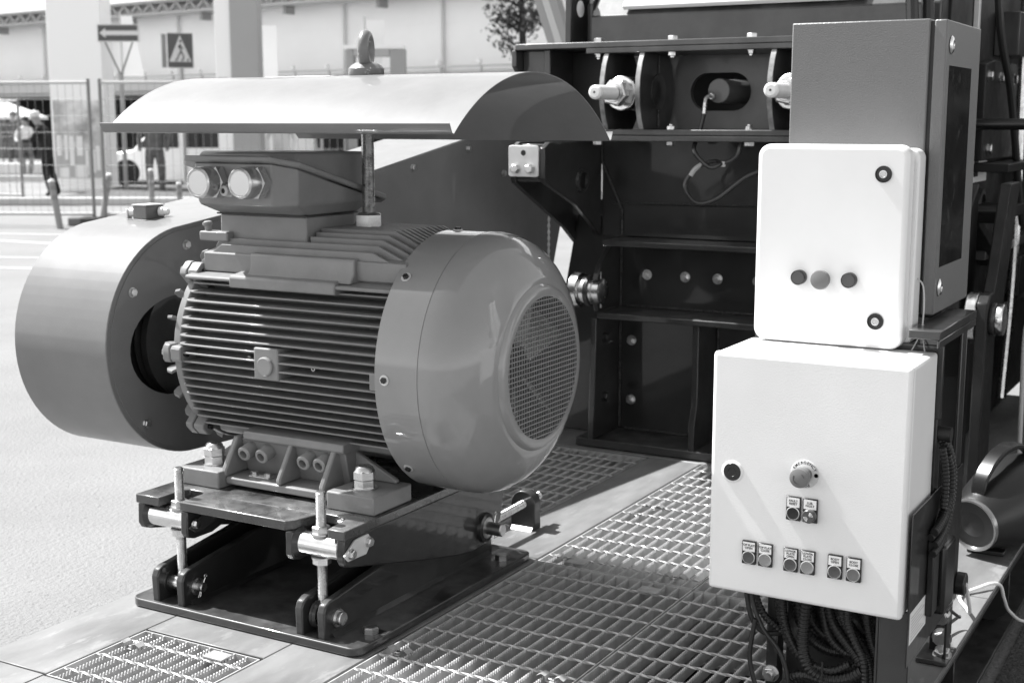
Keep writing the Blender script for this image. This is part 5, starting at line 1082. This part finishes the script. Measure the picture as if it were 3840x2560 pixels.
XB().prism([(0.03, 2.48), (0.505, 2.48), (0.268, 3.05)], 'y', 0.008, 0.014).build('triangle', 'sign_white', cw, smooth=0)
pf = [[(0.275, 2.86), (0.265, 2.78), (0.285, 2.70)], [(0.285, 2.70), (0.23, 2.62), (0.20, 2.53)], [(0.285, 2.70), (0.33, 2.62), (0.34, 2.53)], [(0.27, 2.84), (0.225, 2.78)], [(0.27, 2.83), (0.33, 2.75)]]
for p in pf: XB().tube([(x, 0.017, z) for x, z in p], 0.013, n=6).build('walking_figure', 'ink', cw)
XB().cyl((0.278, 0.0145, 2.92), (0.278, 0.020, 2.92), 0.026, n=12).build('walking_figure', 'ink', cw)
for x in (0.16, 0.29, 0.41): XB().box(x, x + 0.04, 0.0145, 0.018, 2.50, 2.54).build('walking_figure', 'ink', cw, smooth=0)
XB().box(-0.11, -0.01, -0.25, -0.18, 2.36, 3.08).build('rear_panel', 'fence_dark', cw)
SB().cyl((-7.24, 30.08, GZ), (-7.24, 30.08, 2.36), 0.045, n=12).build('post', 'col_grey', cw)
# --- flags
def flag(r0, r1, z0, z1, d, skew, label):
    b = SB(); n = 8; v = []
    for j in range(2):
        for i in range(n + 1):
            t = i / n; v.append((r0 + (r1 - r0) * (j) + skew * (1 - t) * j, d + 0.05 * math.sin(5 * t + j), z0 + (z1 - z0) * t))
    b.add(v, [(i, n + 1 + i, n + 2 + i, i + 1) for i in range(n)])
    t = sthing('flag', r0, d, GZ, label, 'flag', 'white flags before the hall'); b.build('cloth', 'flag', t, smooth=60)
    SB().cyl((r0 - 0.03, d, GZ), (r0 - 0.03, d, z1 + 0.1), 0.025, n=8).build('pole', 'fence_metal', t)
flag(-6.24, -5.80, 1.6, 3.52, 34, 0.0, 'white flag hanging just right of the grey column')
flag(-9.62, -9.35, 2.30, 3.75, 34, 0.22, 'white flag behind the one way sign')
flag(-3.60, -3.12, 2.6, 3.65, 34, -0.1, 'white flag above the grey portal, behind the lifting eye')
# --- grey portal / kiosk
ko = sthing('portal_frame', -3.2, 32, GZ, 'grey rectangular portal frame behind the lifting eye of the hood', 'portal')
SB().box(-3.86, -3.70, 32, 32.6, GZ, 2.86).build('leg', 'col_grey', ko); SB().box(-2.84, -2.50, 32, 32.6, GZ, 2.86).build('leg', 'col_grey', ko); SB().box(-3.69, -2.85, 32, 32.6, 2.70, 2.86).build('lintel', 'roof_edge', ko)
SB().box(-3.92, -2.52, 31.95, 32.7, 2.862, 2.95).build('cap', 'pylon_white', ko); SB().tube([(-3.3, 32.2, 2.5), (-2.8, 32.2, 2.0)], 0.05, n=8).build('brace', 'fence_dark', ko)
# --- mesh fence in two panels, far fence post
def fence(r0, r1, d0, d1, label, z1=1.73, lean=0.0):
    t = sthing('fence_panel', (r0 + r1) / 2, (d0 + d1) / 2, GZ, label, 'fence', 'temporary fence panels')
    def Q(s, z): return (r0 + (r1 - r0) * s, d0 + (d1 - d0) * s, z)
    for s in (0, 1):
        p = Q(s, GZ + 0.02); q = Q(s, z1 + 0.05); q = (q[0] - lean, q[1], q[2]); SB().cyl(p, q, 0.024, n=10).build('post', 'fence_dark', t)
    for z in (z1, GZ + 0.16): SB().tube([Q(0.004, z), Q(0.996, z)], 0.022, n=8).build('rail', 'fence_metal', t)
    n = int((r1 - r0) / 0.11)
    for i in range(1, n): SB().tube([Q(i / n, GZ + 0.16), Q(i / n, z1)], 0.0026, n=4, cap=False).build('wire', 'wire_grey', t, smooth=0)
    for k in range(1, 8): SB().tube([Q(0, GZ + 0.16 + k * (z1 - GZ - 0.16) / 8), Q(1, GZ + 0.16 + k * (z1 - GZ - 0.16) / 8)], 0.0022, n=4, cap=False).build('wire', 'wire_grey', t, smooth=0)
    for s in (0, 1):
        c = Q(s, GZ); SB().box(c[0] - 0.35, c[0] + 0.35, c[1] - 0.11, c[1] + 0.11, GZ + 0.001, GZ + 0.12).build('foot_block', 'concrete', t, bevel=0.02)
fence(-9.4, -5.88, 19.3, 19.0, 'left mesh fence panel, in front of the pylon'); fence(-5.72, -2.3, 19.0, 18.8, 'right mesh fence panel, half behind the motor hood')
fence(-12.1, -8.68, 24.4, 24.0, 'far mesh fence panel at the left picture edge', 1.55)
# --- flexible bollards
def bollard(r, d, h, tilt, label):
    t = sthing('bollard', r, d, GZ, label, 'bollard', 'banded flexible bollards'); top = (r + tilt, d, GZ + h)
    def L(a): return (r + tilt * a, d, GZ + h * a)
    SB().cyl(L(0.0), L(0.97), 0.045, n=14).build('post', 'bollard', t); SB().lathe([(0, 0.046), (0.03, 0.035), (0.04, 0.0)], L(0.97), Vector(L(1)) - Vector(L(0)), n=12).build('cap', 'label_white', t)
    for a in (0.60, 0.80): SB().cyl(L(a), L(a + 0.09), 0.048, n=14).build('band', 'fence_dark', t)
bollard(-6.17, 18.4, 0.66, -0.09, 'near bollard standing before the fence, leftmost'); bollard(-6.25, 20.6, 0.66, 0.13, 'bollard leaning right behind the leftmost one')
bollard(-5.86, 22.0, 0.68, 0.0, 'bollard in front of the man in jeans'); bollard(-5.41, 22.0, 0.46, 0.0, 'short bollard right of the man in jeans')
# --- kerbs and grass strip
SB().box(-14, -3, 23.6, 23.9, GZ, GZ + 0.13).build('kerb', 'kerb', kind='structure', bevel=0.02)
SB().box(-8.3, -3, 23.9, 29.5, GZ, GZ + 0.09).build('lawn', 'grass', kind='structure')
SB().box(-24, -9.6, 33.0, 36.0, GZ, GZ + 0.08).build('far_lawn', 'grass', kind='structure'); SB().box(-24, -9.6, 32.7, 32.99, GZ, GZ + 0.15).build('far_kerb', 'kerb', kind='structure')
SB().box(-24, -9.6, 36.01, 36.5, GZ, GZ + 0.35).build('low_wall', 'pylon_white', label='low white wall behind the far lawn', cat='wall')
# --- white van
va = sthing('white_van', -7.9, 31.5, GZ, 'white van parked behind the fence, half hidden by the motor hood', 'van')
sidep = [(-9.55, 0.10), (-9.6, 0.42), (-9.25, 0.72), (-8.6, 0.80), (-8.05, 1.42), (-7.6, 1.62), (-4.7, 1.66), (-4.5, 1.5), (-4.45, 0.08)]
SB().prism([(r, GZ + z) for r, z in sidep], 'y', 30.8, 32.5).build('body', 'car_white', va, bevel=0.05)
SB().prism([(-8.5, GZ + 0.86), (-8.02, GZ + 1.36), (-7.55, GZ + 1.36), (-7.55, GZ + 0.86)], 'y', 30.785, 30.799).build('window', 'car_glass', va, smooth=0)
SB().prism([(-7.4, GZ + 0.86), (-7.4, GZ + 1.36), (-6.4, GZ + 1.36), (-6.4, GZ + 0.86)], 'y', 30.785, 30.799).build('window', 'car_glass', va, smooth=0)
SB().box(-9.4, -4.6, 30.82, 32.4, GZ + 0.05, GZ + 0.099).build('sill', 'tyre', va)
for r in (-8.75, -5.4):
    for d in (30.79, 32.25): SB().lathe([(0, 0.2), (0.01, 0.30), (0.19, 0.30), (0.2, 0.2)], (r, d, GZ + 0.30), (0, 1, 0), n=24).build('wheel', 'tyre', va)
SB().box(-8.2, -8.05, 30.70, 30.784, GZ + 0.86, GZ + 1.0).build('mirror', 'car_white', va, bevel=0.02)
# --- dark stalls and parasols further back
for k, (r, d, w) in enumerate(((-17.6, 40, 2.6), (-14.6, 39, 2.2), (-19.5, 42, 2.4))):
    t = sthing('parasol', r, d, GZ, ('middle white parasol before the hall, at the left', 'nearest white parasol, beside the pylon', 'farthest white parasol at the left picture edge')[k], 'parasol', 'white parasols')
    SB().lathe([(0, w * 0.62), (0.08, w * 0.6), (0.55, 0.05), (0.6, 0.0)], (r, d, 1.25), (0, 0, 1), n=8, cap=False).build('canopy', 'flag', t); SB().cyl((r, d, GZ), (r, d, 1.8), 0.03, n=8).build('pole', 'fence_dark', t)
# --- people
def person(name, r, d, joints, rad, edges, bands, face, label):
    me = bpy.data.meshes.new(name); pts = [W(r + j[0], d + j[1], GZ + j[2]) for j in joints]
    me.from_pydata(pts, edges, []); o = bpy.data.objects.new(name, me); COL.objects.link(o)
    sk_ = o.modifiers.new('skin', 'SKIN'); 
    if not me.skin_vertices: me.skin_vertices.new()
    for i, v_ in enumerate(me.skin_vertices[0].data): v_.radius = rad[i]; v_.use_root = (i == 0)
    s2 = o.modifiers.new('sub', 'SUBSURF'); s2.levels = 2; s2.render_levels = 2
    bpy.context.view_layer.update()
    m2 = bpy.data.meshes.new_from_object(o.evaluated_get(bpy.context.evaluated_depsgraph_get())); bpy.data.objects.remove(o)
    m2.materials.clear(); names = []
    for _, _, mm in bands:
        if mm not in names: names.append(mm); m2.materials.append(MATS[mm])
    for p in m2.polygons:
        z = p.center.z - GZ; q = 0
        for a, b_, mm in bands:
            if a <= z < b_: q = names.index(mm)
        p.material_index = q; p.use_smooth = True
    o = bpy.data.objects.new(name, m2); COL.objects.link(o)
    props(o, label, 'person', 'people behind the fence'); WM[o.name] = Matrix.Identity(4)
    for nm, mm, c, rr in face:
        SB().lathe([(-rr[2], 0.0), (-rr[2] * 0.7, rr[0] * 0.72), (0, rr[0]), (rr[2] * 0.7, rr[0] * 0.72), (rr[2], 0.0)], (r + c[0], d + c[1], GZ + c[2]), (0, 0, 1), n=14, cap=False).build(nm, mm, o, smooth=80)
    return o
#            0 pelvis 1 waist 2 chest 3 neck 4 head 5 headtop | 6 shL 7 elL 8 haL | 9 shR 10 elR 11 haR | 12 hipL 13 knL 14 anL 15 toL | 16 hipR 17 knR 18 anR 19 toR
ED = [(0, 1), (1, 2), (2, 3), (3, 4), (4, 5), (2, 6), (6, 7), (7, 8), (2, 9), (9, 10), (10, 11), (0, 12), (12, 13), (13, 14), (14, 15), (0, 16), (16, 17), (17, 18), (18, 19)]
RA = [(0.14, 0.12), (0.14, 0.11), (0.17, 0.12), (0.055, 0.055), (0.085, 0.10), (0.07, 0.08), (0.065, 0.065), (0.048, 0.048), (0.04, 0.03), (0.065, 0.065), (0.048, 0.048), (0.04, 0.03), (0.095, 0.095), (0.068, 0.068), (0.048, 0.048), (0.035, 0.035), (0.095, 0.095), (0.068, 0.068), (0.048, 0.048), (0.035, 0.035)]
person('person', -9.12, 26.5, [(0.05, 0, 0.86), (0.04, 0, 1.02), (-0.04, 0, 1.25), (-0.08, 0, 1.40), (-0.14, 0, 1.50), (-0.15, 0, 1.60), (-0.02, -0.2, 1.30), (-0.15, -0.26, 1.08), (-0.36, -0.2, 1.08), (-0.02, 0.2, 1.30), (-0.16, 0.25, 1.08), (-0.36, 0.15, 1.12), (0.05, -0.09, 0.80), (0.04, -0.1, 0.45), (0.12, -0.1, 0.07), (0.02, -0.1, 0.03), (0.06, 0.09, 0.80), (0.10, 0.1, 0.45), (0.22, 0.1, 0.07), (0.12, 0.1, 0.03)], RA, ED,
       [(0, 1.39, 'cloth_black'), (1.39, 2, 'skin')], [('cap', 'cloth_white', (-0.15, 0, 1.59), (0.115, 0.1, 0.075))], 'man in black with a white cap, leaning forward beside the pylon')
person('person', -12.85, 36, [(0, 0, 0.80), (0, 0, 0.98), (0, 0, 1.18), (0, 0, 1.33), (-0.02, 0, 1.42), (-0.02, 0, 1.52), (-0.15, -0.05, 1.24), (-0.24, -0.1, 1.02), (-0.16, -0.2, 0.9), (0.15, -0.05, 1.24), (0.22, -0.1, 1.02), (0.12, -0.2, 0.95), (-0.08, 0, 0.75), (-0.10, 0, 0.42), (-0.10, 0, 0.07), (-0.1, -0.1, 0.03), (0.08, 0, 0.75), (0.12, 0, 0.42), (0.06, 0, 0.07), (0.06, -0.1, 0.03)], RA, ED,
       [(0, 0.5, 'skin'), (0.5, 0.92, 'cloth_grey'), (0.92, 1.31, 'cloth_white'), (1.31, 2, 'skin')], [('hair', 'hair', (-0.01, 0.03, 1.49), (0.11, 0.1, 0.10))], 'woman in white top and grey skirt left of the man in black')
person('person', -7.10, 27.0, [(0, 0, 0.90), (0, 0, 1.08), (0, 0, 1.34), (0, 0, 1.50), (0, 0, 1.60), (0, 0, 1.70), (-0.21, 0, 1.40), (-0.30, 0, 1.12), (-0.26, -0.1, 0.86), (0.21, 0, 1.40), (0.30, 0, 1.12), (0.27, -0.1, 0.86), (-0.10, 0, 0.84), (-0.12, 0, 0.48), (-0.12, 0, 0.07), (-0.13, -0.12, 0.03), (0.10, 0, 0.84), (0.13, 0, 0.48), (0.13, 0, 0.07), (0.14, -0.12, 0.03)], [(a * 1.2, b * 1.15) for a, b in RA], ED,
       [(0, 0.80, 'cloth_jean'), (0.80, 1.47, 'cloth_grey'), (1.47, 2, 'skin')], [('hair', 'hair', (0, 0.03, 1.68), (0.125, 0.1, 0.10))], 'stout man in grey jacket and jeans before the van')
person('person', -4.58, 27.0, [(0, 0, 0.88), (0, 0, 1.06), (0, 0, 1.30), (0, 0, 1.46), (0, 0, 1.56), (0, 0, 1.66), (-0.2, 0, 1.36), (-0.27, 0, 1.1), (-0.24, -0.1, 0.86), (0.2, 0, 1.36), (0.27, 0, 1.1), (0.24, -0.1, 0.86), (-0.1, 0, 0.82), (-0.11, 0, 0.46), (-0.11, 0, 0.07), (-0.12, -0.12, 0.03), (0.1, 0, 0.82), (0.11, 0, 0.46), (0.11, 0, 0.07), (0.12, -0.12, 0.03)], RA, ED,
       [(0, 0.84, 'cloth_black'), (0.84, 1.43, 'cloth_white'), (1.43, 2, 'skin')], [('hair', 'hair', (0, 0.03, 1.63), (0.115, 0.1, 0.10))], 'person in white shirt seen in the gap below the hood')
for k, (r, d, m, lb) in enumerate(((-13.9, 38, 'cloth_grey', 'person in grey clothes at the left picture edge'), (-11.3, 38, 'cloth_black', 'person in dark clothes just behind the man with the cap'), (-4.0, 30, 'cloth_black', 'person in dark clothes right of the white shirt'))):
    person('person', r, d, [(0, 0, 0.88), (0, 0, 1.06), (0, 0, 1.30), (0, 0, 1.46), (0, 0, 1.56), (0, 0, 1.66), (-0.2, 0, 1.36), (-0.27, 0, 1.1), (-0.24, -0.1, 0.86), (0.2, 0, 1.36), (0.27, 0, 1.1), (0.24, -0.1, 0.86), (-0.1, 0, 0.82), (-0.11, 0, 0.46), (-0.11, 0, 0.07), (-0.12, -0.12, 0.03), (0.1, 0, 0.82), (0.11, 0, 0.46), (0.11, 0, 0.07), (0.12, -0.12, 0.03)], RA, ED,
           [(0, 0.84, 'cloth_jean'), (0.84, 1.43, m), (1.43, 2, 'skin')], [('hair', 'hair', (0, 0.03, 1.63), (0.115, 0.1, 0.10))], lb)
# --- street tree
te = sthing('street_tree', 0.20, 26.0, GZ, 'young leafy tree before the hall, left of the crusher top', 'tree')
b = SB(); b.tube(smooth_path([(0.20, 26, GZ), (0.19, 26, 1.2), (0.21, 26, 2.4), (0.17, 26, 3.6), (0.20, 26, 4.8)], 5), 0.1, n=10, rad=lambda i: 0.12 - 0.0045 * i)
ends = []
for k in range(26):
    z = random.uniform(2.3, 4.6); a = random.uniform(0, 6.28); L = random.uniform(0.22, 0.58); p0 = (0.19, 26.0, z)
    p1 = (0.19 + math.cos(a) * L * 0.55, 26 + math.sin(a) * L * 0.55, z + L * 0.35); p2 = (0.19 + math.cos(a) * L, 26 + math.sin(a) * L, z + L * 0.75)
    b.tube([p0, p1, p2], 0.03, n=6, rad=lambda i: (0.035, 0.022, 0.008)[i]); ends += [p1, p2]
b.build('trunk', 'bark', te)
lv = SB()
for e in ends:
    for _ in range(34):
        c = Vector(e) + Vector((random.gauss(0, 0.10), random.gauss(0, 0.10), random.gauss(0, 0.10))); s_ = random.uniform(0.035, 0.07)
        u_ = Vector((random.uniform(-1, 1), random.uniform(-1, 1), random.uniform(-1, 1))).normalized(); w_ = u_.cross(Vector((random.uniform(-1, 1), random.uniform(-1, 1), random.uniform(-1, 1)))).normalized()
        lv.add([c - u_ * s_, c + w_ * s_ * 0.5, c + u_ * s_, c - w_ * s_ * 0.5], [(0, 1, 2, 3)])
lv.build('crown', 'leaf', te, smooth=0)
